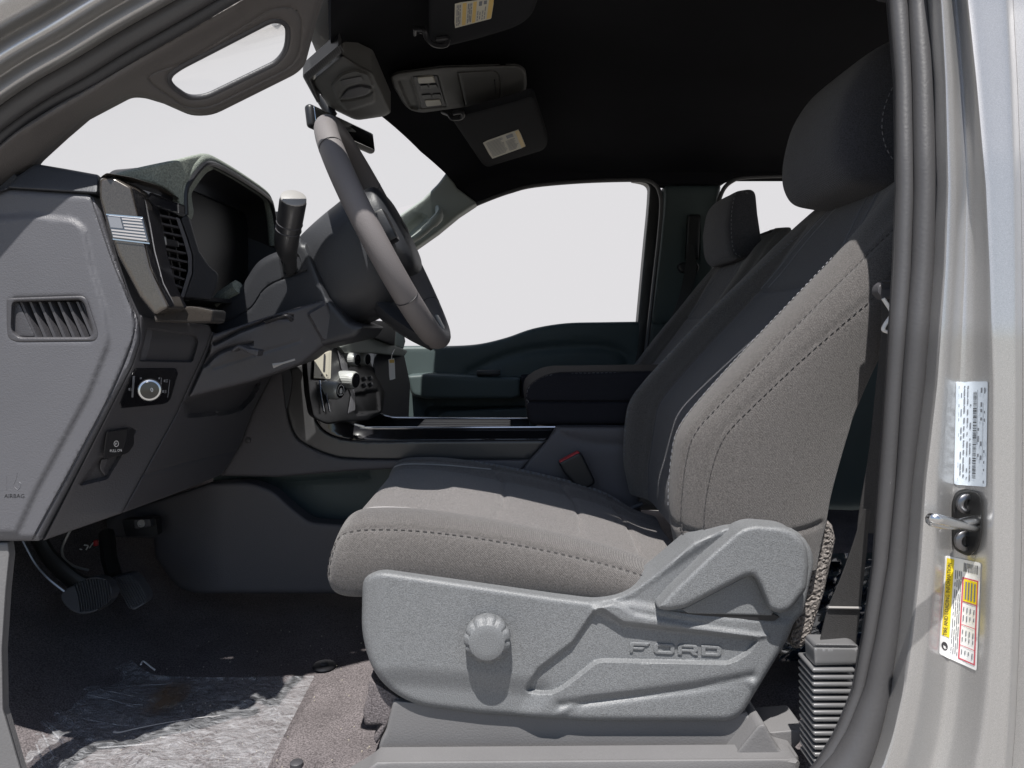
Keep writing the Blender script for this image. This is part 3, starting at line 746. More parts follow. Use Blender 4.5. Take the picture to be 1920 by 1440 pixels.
# well of the knob and the knob
# raised letters
LW = 6.2
def stroke(q): return rp(q)
L0 = np.array([1181., 1204.]); sl = 7.5 / 170
def lpt(x, y): return (L0[0] + x, L0[1] + y + x * sl)
letters = {'F': ([[(0, 3), (4, 0), (38, 0), (34, 6.5), (8, 6.5), (7, 9), (28, 9), (24, 14), (6.5, 14), (5.5, 20), (0, 20)]], []),
           'O': ([[(45, 4), (50, 0), (80, 0), (84, 4), (84, 16), (79, 20), (49, 20), (45, 16)]], [[(53, 6), (76, 6), (76, 14), (53, 14)]]),
           'R': ([[(90, 4), (94, 0), (124, 0), (128, 4), (128, 11), (124, 14), (128, 20), (119, 20), (113, 14), (98, 14), (98, 20), (90, 20)]], [[(98, 5.5), (119, 5.5), (119, 9), (98, 9)]]),
           'D': ([[(134, 0), (166, 0), (172, 4), (172, 16), (166, 20), (134, 20)]], [[(142, 6), (163, 6), (163, 14), (142, 14)]])}
fY = lambda u, v: shieldY(u, v) + .0085
for ch, (o, hh) in letters.items():
    vf = relief(rp([lpt(*p) for p in o[0]]), mY(lambda u, v: fY(u, v) - .0022), wall=(0, .0035, 0), r=1.6, er=.0009, step=2.2, holes=[rp([lpt(*p) for p in q]) for q in hh])
    part('letter', vf, M['shield'], shield, label='raised letter ' + ch)
# recliner cover
rc_o = rp([(1230, 1140, 8), (1263, 1104, 10), (1330, 1040), (1386, 991, 14), (1412, 983, 12), (1482, 989, 26), (1512, 1018, 22), (1516, 1062), (1512, 1104, 10), (1482, 1144, 12), (1462, 1150, 8), (1444, 1144, 8), (1424, 1096, 6), (1412, 1078, 7), (1396, 1082, 6), (1284, 1140, 8), (1252, 1145, 8)])
part('recliner_cover', relief(rc_o, mY(.906), wall=(0, .03, 0), r=10, er=.009, step=4.5, feats=[('line', np.array([(1258, 1118), (1320, 1060), (1388, 1002)], float), .0, 6)]), M['shield'], driver)
part('recliner_base', relief(rp([(1278, 1142, 3), (1398, 1080, 3), (1412, 1074), (1450, 1148, 3), (1446, 1154), (1290, 1150)]), mY(.929), wall=(0, .02, 0), r=3, step=4), M['shield'], driver)
part('recliner_gap', relief(rp([(1240, 1143), (1300, 1150), (1450, 1152), (1462, 1157), (1452, 1164), (1360, 1161), (1280, 1154)]), mY(.9315), wall=(0, .02, 0), step=8), M['black'], driver)
# adjuster knob
def kmod(th, i): return 1 if i in (0, 1, 7, 8, 9, 10) else 1 - (.075 if i < 5 else .11) * max(0, math.cos(11 * th + .25)) ** 2
kc = W(914, 1191, .928)
R0 = 45 / F * .895
part('adjuster_knob', lathe([(-.002, R0 * .93), (0, R0 * .93), (.002, R0 * .96), (.004, R0), (.0150, R0), (.0165, R0 * .97), (.0195, R0 * .84), (.0225, R0 * .76), (.0232, R0 * .72), (.0232, R0 * .4), (.0232, .0005)], W(914, 1191, .926), (0, -1, 0), 88, kmod), M['shield'], driver)
# track cover and rear bracket below the shield
part('track_cover', relief(rp([(738, 1312, 4), (1100, 1345), (1400, 1335), (1412, 1352), (1418, 1386, 6), (1372, 1418), (1360, 1421), (708, 1424, 4), (712, 1392, 8), (724, 1368, 6)]), mY(.950), wall=(0, .42, 0), r=5, er=.005, step=8), M['track'], driver)
part('rear_bracket', relief(rp([(1372, 1420, 4), (1422, 1358, 8), (1434, 1356, 8), (1444, 1376, 10), (1462, 1406, 8), (1496, 1415, 4), (1498, 1428), (1372, 1428)]), mY(.918), wall=(0, .06, 0), r=6, er=.006, step=6), M['track'], driver)
part('bracket_foot', relief(rp([(1440, 1372, 4), (1508, 1366, 4), (1514, 1376), (1478, 1414, 4), (1462, 1408)]), mY(.955), wall=(0, .06, 0), r=4, er=.003, step=6), M['track'], driver)
part('front_flap', relief(rp([(692, 1272, 6), (720, 1290), (772, 1322), (735, 1345), (722, 1368), (706, 1396, 4), (700, 1382), (716, 1358), (684, 1360, 4), (681, 1330), (690, 1300)]), mY(.957), wall=(0, .06, 0), r=4, er=.004, step=6), M['carpet'], driver)
# ================================================================== CABIN SHELL
def HXE(Y): return np.interp(Y, [.90, .97, 1.02, 1.05, 1.3, 1.55, 1.75, 2.0, 2.15, 2.30], [-.06, -.12, -.24, -.255, -.315, -.345, -.305, -.245, -.195, -.15])  # near end, out of view, swept back to let sun reach the steering wheel
def headZ(X, Y):
    t = np.abs(Y - 1.62) / .68
    return .578 - .090 * t ** 2 - np.where(Y > 1.62, .028, .02) * sstep((t - .86) / .14) - .055 * sstep((Y - .99) / .12) * np.exp(-np.clip(X - HXE(Y), 0, 9) / .06) - .02 * sstep((.1 - X) / .5)
def headliner_mesh():
    Ys = np.linspace(.945, 2.30, 60); bs = np.r_[np.linspace(0, .12, 10), np.linspace(.14, 1.0, 30)]; V = []; Fc = []
    for y in Ys:
        xe = float(HXE(y))
        V.append((xe - .004, y, float(headZ(xe, y)) + .02))
        for b in bs:
            x = xe + (1.45 - xe) * b; V.append((x, y, float(headZ(x, y))))
    n = len(bs) + 1
    for i in range(len(Ys) - 1):
        for k in range(n - 1): Fc.append((i * n + k, i * n + k + 1, (i + 1) * n + k + 1, (i + 1) * n + k))
    return np.array(V), Fc
roof = thing('cabin_roof', 'black cloth headliner of the cabin roof with body metal above', 'headliner', (.4, 1.62, .5))
part('headliner', headliner_mesh(), M['headliner'], roof)
def outer_roof():
    Ys = np.linspace(.905, 2.335, 24); Xs = np.linspace(0, 1, 12); V = []; Fc = []
    for y in Ys:
        t = abs(y - 1.62) / .715; xe = float(HXE(min(max(y, .9), 2.3))) - .05
        for b in Xs: V.append((xe + (1.55 - xe) * b, y, .60 - .045 * t ** 2 - .03 * max(0, (t - .85) / .15) - .05 * max(0, 1 - b / .15)))
    n = len(Xs)
    for i in range(len(Ys) - 1):
        for k in range(n - 1): Fc.append((i * n + k, i * n + k + 1, (i + 1) * n + k + 1, (i + 1) * n + k))
    return np.array(V), Fc
part('roof_skin', outer_roof(), M['paint'], roof)

# floor of the cabin with its toe board
def floor_mesh():
    pr = crv([(1.5, -.56), (.9, -.56), (.3, -.562), (-.1, -.568), (-.3, -.572), (-.45, -.572), (-.62, -.56), (-.80, -.48), (-.95, -.33), (-1.02, -.1), (-1.03, .14)], 8)
    Ys = np.r_[.86, .90, np.linspace(.93, 2.34, 24)]; V = []; Fc = []
    for y in Ys:
        for x, z in pr: V.append((x, y, z + (.004 * math.sin(x * 31 + y * 17) + .003 * math.sin(x * 13 - y * 41) if y > .93 else -.01)))
    n = len(pr)
    for i in range(len(Ys) - 1):
        for k in range(n - 1): Fc.append((i * n + k, i * n + k + 1, (i + 1) * n + k + 1, (i + 1) * n + k))
    return np.array(V), Fc
struct('floor', floor_mesh(), M['carpet'])
# back of the cabin and far body side, out of sight behind the seats
solo('rear_wall', relief(rp([(.9, -.6), (2.34, -.6), (2.30, .52), (.95, .52)], .05), mX(1.42), wall=(.05, 0, 0), step=.09, holes=[rp([(1.1, .05), (2.14, .05), (2.05, .42), (1.19, .42)], .06)]), M['door'], 'dark rear wall of the cabin behind the seats', 'cabin wall')

part('upper_pillar_sun_block', relief(rp([(.500, -.10), (.95, -.10), (.95, .60), (.455, .60), (.470, .46), (.495, .30)], .02), lambda u, v, h: np.stack([u + 0 * v, .915 + .06 * np.clip(v, 0, 1) + h, v + 0 * u], -1), wall=(0, .012, 0), step=.06), M['door'], body)  # unseen panel added to stop sun leaking past the pillar top
# windscreen
def ws_mesh():
    V = []; Fc = []; Ys = np.linspace(.90, 2.32, 30)
    for y in Ys:
        t = (y - 1.62) / .70; top = np.array([float(HXE(y)) - .035, y, float(headZ(HXE(y), y)) + .035]); bot = np.array([-1.13 + .16 * t * t, 1.62 + (y - 1.62) * 1.05, .155])
        for b in np.linspace(0, 1, 9): p = top + (bot - top) * b; p = p + np.array([-.02, 0, .02]) * math.sin(b * math.pi); V.append(p)
    for i in range(len(Ys) - 1):
        for k in range(8): Fc.append((i * 9 + k, i * 9 + k + 1, (i + 1) * 9 + k + 1, (i + 1) * 9 + k))
    return np.array(V), Fc
wsc = solo('windscreen', ws_mesh(), M['glass_ws'], 'large sloping windscreen glass in front of the dashboard', 'windscreen')

# ------------------------------------------------------------------ near front pillar trim with grab handle opening
ptY = lin((0, 300, .846), (417, 12, .872), (570, 118, 1.005))
pt_o = np.vstack([crv([(-220, 560), (-90, 372), (0, 272), (80, 214), (167, 163), (250, 112), (333, 64), (417, 16), (520, -44)], 6), rp([(640, -60), (606, -20), (599, 5), (592, 26), (568, 118, 14), (551, 134, 12), (392, 213, 20), (352, 213, 14), (300, 190), (264, 179, 10), (240, 178, 10), (160, 220), (118, 256), (70, 300, 6), (62, 312), (25, 333, 14), (8, 350), (-2, 380), (-20, 430), (-60, 520)])])
hole = rp([(313, 141, 16), (333, 126, 14), (512, 34, 18), (541, 44, 16), (540, 92, 26), (519, 118, 12), (385, 183, 18), (352, 184, 14), (318, 160, 14)])
ins = rp([(276, 146, 10), (290, 135, 10), (345, 118), (505, 18, 10), (545, 10, 24), (566, 30, 20), (563, 98, 26), (545, 125, 20), (392, 201, 20), (350, 202, 16), (288, 160, 12)])
pil = thing('front_pillar_trim', 'taupe plastic trim of the near front pillar with a long grab handle opening', 'pillar trim', (-.45, .88, .2))
part('trim_panel', relief(pt_o, mY(ptY), wall=(0, .010, 0), r=9, er=.008, step=7, holes=[hole], feats=[('line', np.vstack([ins, ins[:1]]), .0022, 2.0), ('line', np.array([(60, 240), (167, 178), (333, 80), (440, 20)], float), -.004, 14)]), M['ptrim'], pil)
hb = thing('pillar_grab_handle', 'rounded grab handle edge around the opening in the near pillar trim', 'grab handle', (-.4, .9, .3))
hc = np.vstack([hole, hole[:1]])
part('handle_rim', tube([W(p[0], p[1], float(ptY(p[0], p[1])) + .006) for p in resamp(hole, 8)], .0042, 10, closed=True), M['dash_dk'], hb)

# ------------------------------------------------------------------ far side: rail, pillars, door, glass
far = thing('far_body_side', 'dark inner body side around the far door windows', 'body side', (.2, 2.28, -.5))
rail_o = np.vstack([rp([(838, 322), (857, 353), (893, 380)]), crv([(925, 367), (957, 356), (1003, 345), (1093, 337), (1187, 334), (1218, 336), (1234, 346)], 5), rp([(1250, 346), (1350, 346)]), crv([(1362, 341), (1380, 333), (1440, 329), (1700, 326)], 4), [(1900, 326), (1900, 220), (838, 220)]])
part('roof_side_trim', relief(rail_o, mY(2.262), wall=(0, .06, 0), r=5, er=.012, step=14), M['headliner'], far)
wl1 = crv([(893, 383), (925, 370), (957, 359), (1003, 347.5), (1093, 340), (1187, 336.5), (1216, 339), (1230, 348), (1237, 362), (1240, 385), (1236, 440), (1226, 530), (1216, 620), (1208, 690)], 6)
part('window_seal', tube([W(p[0], p[1], 2.275) for p in wl1], .0065, 8), M['rubber'], far)
wl2 = crv([(1342, 420), (1346, 385), (1356, 356), (1372, 340), (1395, 333), (1460, 330), (1560, 328)], 6)
part('window_seal', tube([W(p[0], p[1], 2.275) for p in wl2], .0065, 8), M['rubber'], far)
part('door_frame', relief(np.vstack([crv([(1187, 330), (1222, 334), (1238, 352), (1242, 380), (1232, 470), (1208, 690)], 6), crv([(1188, 690), (1196, 600), (1208, 470), (1217, 372), (1214, 346), (1187, 338)], 6)]), mY(2.33), wall=(0, .04, 0), r=4, er=.006, step=10), M['black'], far)
part('pillar_trim', relief(rp([(1246, 346, 8), (1352, 346, 6), (1345, 385), (1338, 480), (1336, 760), (1206, 760), (1214, 640), (1232, 500), (1244, 390)]), mY(2.285), wall=(0, .06, 0), r=8, er=.02, step=12, feats=[('line', np.array([(1214, 607), (1300, 606)], float), .004, 2.2), ('poly', rp([(1288, 420), (1312, 420), (1312, 495), (1284, 495)], 4), .006, 4)]), M['door'], far)
fp = thing('far_pillar_trim', 'greenish lit trim of the far front pillar beside the windscreen edge', 'pillar trim', (-.25, 2.25, .3))
part('trim_panel', relief(rp([(838, 322), (857, 353), (895, 381, 4), (860, 404), (820, 437), (776, 468), (735, 500), (690, 440), (750, 403), (793, 373), (823, 343, 8)]), mY(lin((838, 322, 2.19), (750, 403, 2.19), (820, 437, 2.25))), wall=(0, .05, 0), r=5, er=.01, step=8, feats=[('poly', rp([(790, 402), (803, 410), (770, 440), (750, 450), (748, 436)], 6), .015, 8)]), M['ptrim_far_lit'], fp)
part('grab_handle', tube(crv([W(770, 452, 2.22), W(790, 438, 2.18), W(812, 418, 2.165), W(824, 404, 2.175), W(822, 396, 2.21)], 6), [.010] * 12 + [.013] * 13, 10, flat=(1.5, .8)), M['ptrim_far_lit'], fp)
dr = thing('passenger_door', 'dark green black door panel on the far side below the window', 'car door', (.0, 2.33, -.45))
dtop = crv([(700, 650), (790, 649), (850, 649), (900, 645), (950, 633), (1000, 616), (1060, 606), (1130, 604), (1204, 603)], 5)
part('door_panel', relief(np.vstack([dtop, [(1204, 690), (1196, 900), (690, 900)]]), mY(2.33), wall=(0, .06, 0), r=6, er=.014, step=9, feats=[('line', crv([(880, 700), (940, 672), (1010, 655), (1120, 650), (1170, 665), (1178, 700)], 6), .009, 9), ('poly', rp([(800, 765), (1010, 765), (1010, 860), (800, 860)], 14), .02, 10)]), M['door'], dr)
ar = part('door_armrest', relief(rp([(762, 704, 5), (800, 701), (975, 709, 3), (975, 742, 3), (960, 748), (800, 748), (772, 742, 10)]), mY(2.235), wall=(0, .10, .0), r=5, er=.012, step=6), M['door'], dr)
part('armrest_pad', relief(rp([(977, 705, 4), (1100, 700), (1190, 700, 4), (1190, 748, 4), (977, 746, 4)]), mY(2.245), wall=(0, .09, 0), r=5, er=.012, step=8), M['vinyl'], dr)
part('window_switch', box(W(916, 699, 2.26), (.072, .05, .016), bev=.004), M['black'], dr)
part('door_pocket', relief(rp([(806, 800), (830, 770, 10), (1000, 762, 10), (1000, 830), (806, 830)]), mY(2.28), wall=(0, .05, 0), r=6, er=.012, step=9), M['door'], dr)
part('door_glass', relief(np.vstack([dtop[::-1] + [0, 8], crv([(700, 540), (777, 466), (820, 436), (860, 402), (900, 378), (957, 354), (1003, 343), (1093, 335), (1187, 332)], 4), [(1222, 340), (1222, 400), (1204, 612)]]), mY(2.385), wall=(0, .004, 0), step=26), M['glass_dr'], dr)
rd = thing('rear_door_window', 'pale rear side window on the far side beside the headrests', 'car window', (.8, 2.37, .1))
part('glass', relief(rp([(1335, 322), (1800, 318), (1800, 640), (1335, 640)]), mY(2.385), wall=(0, .004, 0), step=60), M['glass_dr'], rd)
part('lower_panel', relief(rp([(1335, 640), (1800, 640), (1800, 980), (1335, 980)]), mY(2.36), wall=(0, .04, 0), step=40), M['door'], rd)

# passenger belt on the far pillar
pb = thing('passenger_belt', 'black passenger seat belt hanging from its guide on the far pillar', 'seat belt', (.5, 2.26, -.1))
part('guide', relief(rp([(1270, 500, 6), (1276, 492, 5), (1306, 490, 6), (1312, 500, 5), (1308, 510, 5), (1276, 512, 6)]), mY(2.262), wall=(0, .02, 0), r=4, er=.006, step=4), M['black'], pb)
part('guide_slide', relief(rp([(1290, 402, 5), (1314, 402, 5), (1310, 486), (1286, 486)]), mY(2.272), wall=(0, .02, 0), r=3, er=.004, step=6), M['black'], pb)
part('webbing', ribbon(crv([W(1287, 458, 2.255), W(1285, 500, 2.25), W(1272, 560, 2.245), W(1238, 650, 2.22)], 6), crv([W(1300, 458, 2.255), W(1306, 502, 2.25), W(1296, 550, 2.24), W(1270, 620, 2.2)], 6)), M['webbing'], pb)

# ------------------------------------------------------------------ passenger seat: copies of the driver's cushion, backrest, headrest
ps = thing('car_seat', 'dark shaded passenger seat with headrest seen beyond the driver seat', 'car seat', BASE[driver.name], 'front seats')
ps.location = (.05 + .125, 1.2 + .81, -.54 - .075); ps.rotation_euler = (0, -.105, 0); driver['group'] = 'front seats'
for ch in list(driver.children):
    kind_ = ch.name.split('.')[0]
    if kind_ in ('seat_cushion', 'backrest'):
        c = ch.copy(); COL.objects.link(c); c.parent = ps
        for g in ch.children:
            d = g.copy(); COL.objects.link(d); d.parent = c

hp2 = rp([(.540, .205, .03), (.536, .27), (.548, .345, .03), (.575, .360, .02), (.622, .366, .02), (.628, .30), (.642, .205, .012), (.620, .184, .015), (.560, .178, .02)])
hp2 = resamp(hp2, .008); hc2 = np.array([.585, .27]); S2 = []
for dy, k in ((-.128, .0), (-.128, .55), (-.126, .86), (-.119, .955), (-.10, .99), (-.05, 1), (.0, 1.0), (.05, 1), (.10, .99), (.119, .955), (.126, .86), (.128, .55), (.128, 0)):
    S2.append([(hc2[0] + (x - hc2[0]) * k + .012 * (dy / .128) ** 2 * (x < .57), 2.026 + dy, hc2[1] + (z - hc2[1]) * k) for x, z in hp2])
h2 = Loft(S2, closed=True); V, Fc = h2.mesh(60, 90)
RT = np.array(Matrix.Rotation(.105, 3, 'Y'))
def to_ps(V): return (np.asarray(V) - np.array(ps.location)) @ RT.T + np.array(BASE[ps.name])
hr2 = part('headrest', (to_ps(V), Fc), M['knit_shade'], ps)
C = crv([(.600, .350), (.572, .352), (.560, .31), (.558, .25), (.566, .20), (.59, .186)], 8)
sv_ = np.stack([C[:, 0], np.full(len(C), 2.026 - .1265), C[:, 1]], -1); part('side_stitching', stitches(to_ps(sv_), .006, .005, .0010), M['thread_lt'], hr2, kind='stuff')
for yy in (1.97, 2.09): part('headrest_post', tube(to_ps([(.60, yy, .20), (.615, yy, .10)]), .006, 12), M['steel'], ps)

# ------------------------------------------------------------------ overhead: visors, console, camera cover, mirror
def visor(o, Z, name, label, lab, kind, clip):
    t = thing(name, label, 'sun visor', W(o[0][0], o[0][1] + 10, 1.3), 'sun visors')
    part('visor_panel', relief(o, mZup(Z), wall=(0, 0, .014), r=7, er=.006, step=9), M['visor'], t)
    lb = part('warning_label', relief(rp(lab, 1.5), mZup(Z - .0015), wall=(0, 0, .001), step=8), M['cream'], t)
    r3 = random.Random(kind); qs = []; bands = []
    q = [lab[i] for i in range(4)]
    if kind == 1:
        for s0, s1 in ((.20, .30), (.47, .56), (.87, .99)): bands.append(subq(q, s0, .03, s1, .97))
        for s in (.05, .09, .13, .34, .38, .42, .60, .66, .73, .79):
            tt = .08
            while tt < .9:
                ln = r3.uniform(.1, .3)
                if not (s > .58 and tt < .32): qs.append(subq(q, s, tt, s + .022, min(tt + ln, .93)))
                tt += ln + .04
        qs.append(subq(q, .62, .05, .70, .26)); qs.append(subq(q, .74, .05, .82, .22))
    else:
        bands.append(subq(q, .88, .02, .99, .98))
        for k in range(13):
            tt = .1 + k * .065
            qs.append(subq(q, .06, tt, .06 + r3.uniform(.38, .46), tt + .025))
            if k > 3: qs.append(subq(q, .55, tt, .55 + r3.uniform(.2, .29), tt + .025))
        qs.append(subq(q, .62, .08, .8, .26))
    part('label_band', quads_on(bands, mZup(Z - .0015), -.0005), M['amber'], lb); part('label_print', quads_on(qs, mZup(Z - .0015), -.0005), M['inkgrey'], lb)
    part('visor_clip', clip[0], M['black'], t)
    return t
v1 = rp([(806, -90, 6), (804, 0), (804, 86, 8), (840, 86), (893, 73), (976, 48, 30), (1006, 18, 30), (1016, -90)])
cz = lambda p, z: W(p[0], p[1], z * F / (HY - p[1]))
clip1 = join(tube(crv([cz((780, 54), .497), cz((795, 56), .485), cz((801, 72), .475), cz((815, 84), .472), cz((836, 84), .476), cz((838, 72), .482), cz((818, 74), .480)], 5), .0045, 8), tube([cz((778, 52), .50), cz((778, 64), .50), cz((792, 60), .50)], .004, 8))
visor(v1, .490, 'sun_visor', 'driver side sun visor with tall yellow and white warning label, nearest the top edge', [(853, 7), (927, -3), (921, 35), (852, 53)], 1, (clip1,))
v2 = rp([(848, 224, 4), (868, 214), (973, 186), (996, 177, 8), (1002, 184), (1028, 266, 10), (1020, 281, 8), (928, 309), (914, 314, 6), (904, 307, 5)])
clip2 = join(tube(crv([cz((830, 210), .497), cz((842, 215), .485), cz((848, 222), .475), cz((866, 220), .475), cz((866, 210), .48), cz((850, 212), .48)], 5), .005, 8))
visor(v2, .476, 'sun_visor', 'passenger side sun visor with pale printed label, beyond the overhead console', [(905, 267), (973, 243), (986, 275), (922, 298)], 2, (clip2,))

oc = thing('overhead_console', 'grey overhead console on the black headliner with two map lamps and bin door', 'overhead console', (-.1, 1.62, .53))
oo = rp([(730, 143, 8), (742, 136, 8), (827, 125), (972, 121, 14), (986, 131, 8), (988, 158), (984, 177, 10), (966, 187, 12), (877, 200), (789, 212, 10), (768, 208, 8), (757, 197, 8), (738, 163)])
door_l = rp([(858, 135, 3), (928, 131, 10), (937, 141, 8), (938, 184, 10), (930, 192, 10), (873, 199, 3)])
hs_ = part('housing', relief(oo, mZup(.528), wall=(0, 0, .002), r=6, er=.010, step=4, feats=[('line', np.vstack([door_l, door_l[:1]]), .004, 1.6), ('poly', rp([(746, 148), (768, 146), (786, 204), (770, 204)], 6), .008, 6), ('poly', rp([(770, 142), (822, 140), (838, 200), (788, 204)], 3), .0035, 3)]), M['roofplast'], oc)
part('bin_latch', tube([cz((927, 150), .527), cz((929, 175), .527)], .0015, 6), M['black'], oc)
bz = part('lamp_bezel', relief(rp([(774, 143, 3), (820, 141, 3), (836, 198, 4), (791, 203, 4)]), mZup(.5285), wall=(0, 0, .01), r=2, er=.002, step=4), M['dash_dk'], oc)
for q in ([(782, 145), (813, 143), (817, 155), (785, 157)], [(796, 188), (825, 187), (829, 197), (800, 200)]):
    part('map_lamp', relief(rp(q, 2), mZup(.526), wall=(0, 0, .006), r=2, er=.002, step=4), M['lens'], oc)
for q in ([(787, 160), (802, 159), (804, 166), (789, 167)], [(804, 159), (819, 158), (821, 165), (806, 166)], [(790, 178), (808, 177), (811, 184), (793, 186)], [(810, 177), (826, 176), (828, 183), (813, 184)]):
    part('button', relief(rp(q, 1.5), mZup(.526), wall=(0, 0, .006), r=1.2, er=.0012, step=3.5), M['black'], oc)

cc = thing('camera_cover', 'grey plastic cover at the top of the windscreen around sensor and mirror mount', 'sensor cover', (-.33, 1.5, .47))
cb = part('cover', relief(rp([(642, 101, 6), (674, 123), (699, 134, 6), (734, 210, 5), (722, 218, 6), (668, 226, 10), (618, 202, 10), (583, 151, 10)]), mZup(.470), wall=(0, 0, .04), r=6, er=.010, step=4.5, feats=[('poly', rp([(622, 160), (640, 140), (664, 131), (690, 138), (700, 160), (702, 192), (650, 208), (634, 188)], 6), -.006, 5), ('line', crv([(636, 186), (650, 168), (672, 160), (692, 162), (699, 168), (690, 178), (660, 186), (640, 188)], 4), .005, 2.5)]), M['roofplast'], cc)
part('sensor_eye', relief(rp([(640, 184, 4), (652, 168, 6), (675, 161, 6), (697, 166, 5), (688, 178, 6), (660, 184, 4)]), mZup(.463), wall=(0, 0, .006), r=2, er=.002, step=4), M['dash_dk'], cc)
part('sticker', relief(rp([(638, 151), (678, 143), (681, 153), (641, 162)], 1), mZup(.4625), wall=(0, 0, .001), step=5), M['black'], cc)
part('rubber_strip', relief(rp([(636, 82, 4), (641, 98, 4), (582, 148), (600, 193), (594, 192), (566, 141, 6)]), mZup(.462), wall=(0, 0, .02), r=3, er=.004, step=4), M['rubber_dk'], cc)
rb = []
for k in range(22):
    a = np.array([638, 84]) + (np.array([570, 138]) - np.array([638, 84])) * k / 21; b = a + np.array([7, 13]); rb.append([a, a + np.array([-1.4, 1.1]), b + np.array([-1.4, 1.1]), b])
part('strip_rib', quads_on(rb, mZup(.4612), -.0008), M['rubber'], cc, kind='stuff')
mr = thing('rear_view_mirror', 'black rear view mirror partly hidden behind the steering wheel rim', 'mirror', (-.36, 1.63, .40))
R_ = Matrix.Rotation(math.radians(-20), 3, 'Z') @ Matrix.Rotation(math.radians(-8), 3, 'Y')
part('mirror_body', box((-.372, 1.635, .438), (.020, .25, .050), R_, .009, 4), M['black'], mr)
part('mirror_glass', box(Vector((-.372, 1.635, .438)) + R_ @ Vector((.0106, 0, 0)), (.002, .232, .038), R_, .0009, 2), M['mirror'], mr)
part('mirror_stem', tube([(-.385, 1.60, .46), (-.41, 1.60, .50)], .012, 10), M['black'], mr)

# ================================================================== DASHBOARD
dash = thing('dashboard', 'dark grey dashboard with side air vent, glossy trim, gauge hood and switch panel', 'dashboard', (-.6, 1.3, -.25))
def extr(prof, Y0, Y1, n=2):
    P = np.array(prof); k = len(P); V = np.vstack([np.c_[P[:, 0], np.full(k, y), P[:, 1]] for y in (Y0, Y1)])
    return V, [(i, (i + 1) % k, k + (i + 1) % k, k + i) for i in range(k)] + [tuple(range(k))[::-1], tuple(range(k, 2 * k))]
part('dash_top', extr(crv([(-1.06, .13), (-.95, .165), (-.7, .188), (-.585, .186), (-.575, .10), (-.58, -.1), (-.62, -.22), (-1.0, -.2)], 4, True), .875, 1.46), M['pad'], dash)
part('far_dash', extr(crv([(-1.06, .13), (-.95, .165), (-.7, .195), (-.52, .195), (-.455, .16), (-.44, .06), (-.45, -.04), (-.43, -.10), (-.47, -.2), (-.62, -.26), (-1.0, -.22)], 4, True), 1.46, 2.32), M['pad'], dash)
# end cap
ecY = lambda u, v: .856 + .010 * sstep((150 - v + 250) / 200.) * 0 + .0 * u
ec_o = rp([(-60, 372), (14, 352, 8), (175, 363, 14), (192, 398), (214, 470), (242, 552), (263, 606, 14), (263, 640, 12), (248, 684), (75, 1014, 4), (-60, 1014)])
gl = np.array([(172, 372), (213, 493), (249, 580), (249, 635), (197, 760), (62, 1010)], float)
pad_l = rp([(-60, 412), (63, 404, 8), (138, 412, 12), (158, 428, 12), (172, 500), (196, 580, 10), (205, 640, 16), (165, 740), (70, 915), (30, 1000), (-60, 1000)])
vent_h = rp([(24, 566, 8), (150, 562, 8), (158, 570, 6), (174, 622, 8), (170, 632, 6), (34, 632, 10), (22, 618, 8)])
part('end_cap', relief(ec_o, mY(ecY), wall=(0, .05, 0), r=12, er=.012, step=6, holes=[vent_h], feats=[('line', crv(gl, 6), .0022, 1.6), ('poly', pad_l, -.004, 15), ('poly', np.vstack([gl, [(300, 1010), (300, 372)]]), .002, 6)]), M['dash'], dash)
ab = part('airbag_emblem', join(relief(rp([(2, 884), (48, 884), (48, 938), (2, 938)], 2), mY(.8523), wall=(0, .002, 0), r=1.5, er=.0008, step=5, holes=[rp([(5, 887), (45, 887), (45, 935), (5, 935)], 2)]), tube([W(13, 890, .8525), W(13, 918, .8525)], .0008, 6), tube(crv([W(33, 886, .8525), W(30, 900, .8525), W(26, 910, .8525), W(34, 918, .8525), W(40, 908, .8525), W(36, 904, .8525)], 4), .0009, 6), text_on('AIRBAG', (8, 934), 11, 0, mY(.852), 0.0)), M['dash'], dash)
sv = part('side_vent', relief(rp([(10, 558, 8), (156, 553, 10), (165, 561, 6), (187, 628, 8), (180, 641, 8), (26, 643, 10), (12, 634, 8)]), mY(.8515), wall=(0, .03, 0), r=4, er=.004, step=4, holes=[vent_h]), M['dash_dk'], dash)
part('vent_cavity', relief(rp([(10, 556), (190, 556), (190, 645), (10, 645)]), mY(.892), wall=(0, .004, 0), step=20), M['black'], sv)
part('vent_plate', relief(rp([(22, 568, 4), (35, 566), (67, 632), (30, 632, 6), (21, 618)]), mY(.858), wall=(0, .03, 0), r=2, er=.002, step=5), M['dash_dk'], sv)
for i in range(7):
    a, b = 37 + i * 17.6, 64 + i * 17.8
    bl_ = np.array([W(a, 566, .859)[:], W(a + 4.5, 566, .8585)[:], W(b + 6, 632, .8585)[:], W(b, 632, .859)[:]]); bk = bl_ + np.array([.006, .034, 0])
    part('vent_slat', (np.vstack([bl_, bk]), [(0, 1, 2, 3), (7, 6, 5, 4), (0, 3, 7, 4), (1, 5, 6, 2), (0, 4, 5, 1), (3, 2, 6, 7)]), M['dash_dk'], sv, smooth=False)
part('vent_rim', relief(rp([(150, 563, 5), (157, 571, 5), (173, 622, 6), (169, 631, 5), (160, 600)]), mY(.862), wall=(0, .03, 0), step=5), M['dash_dk'], sv)
# soft pad on the near top end
part('top_pad', relief(rp([(-40, 372), (12, 350, 6), (34, 330, 12), (66, 307, 10), (120, 316), (186, 328, 4), (184, 363, 6), (100, 358), (20, 353)]), mY(lin((12, 350, .853), (186, 363, .853), (66, 305, .875))), wall=(-.02, .06, 0.0), r=5, er=.006, step=6), M['pad'], dash)
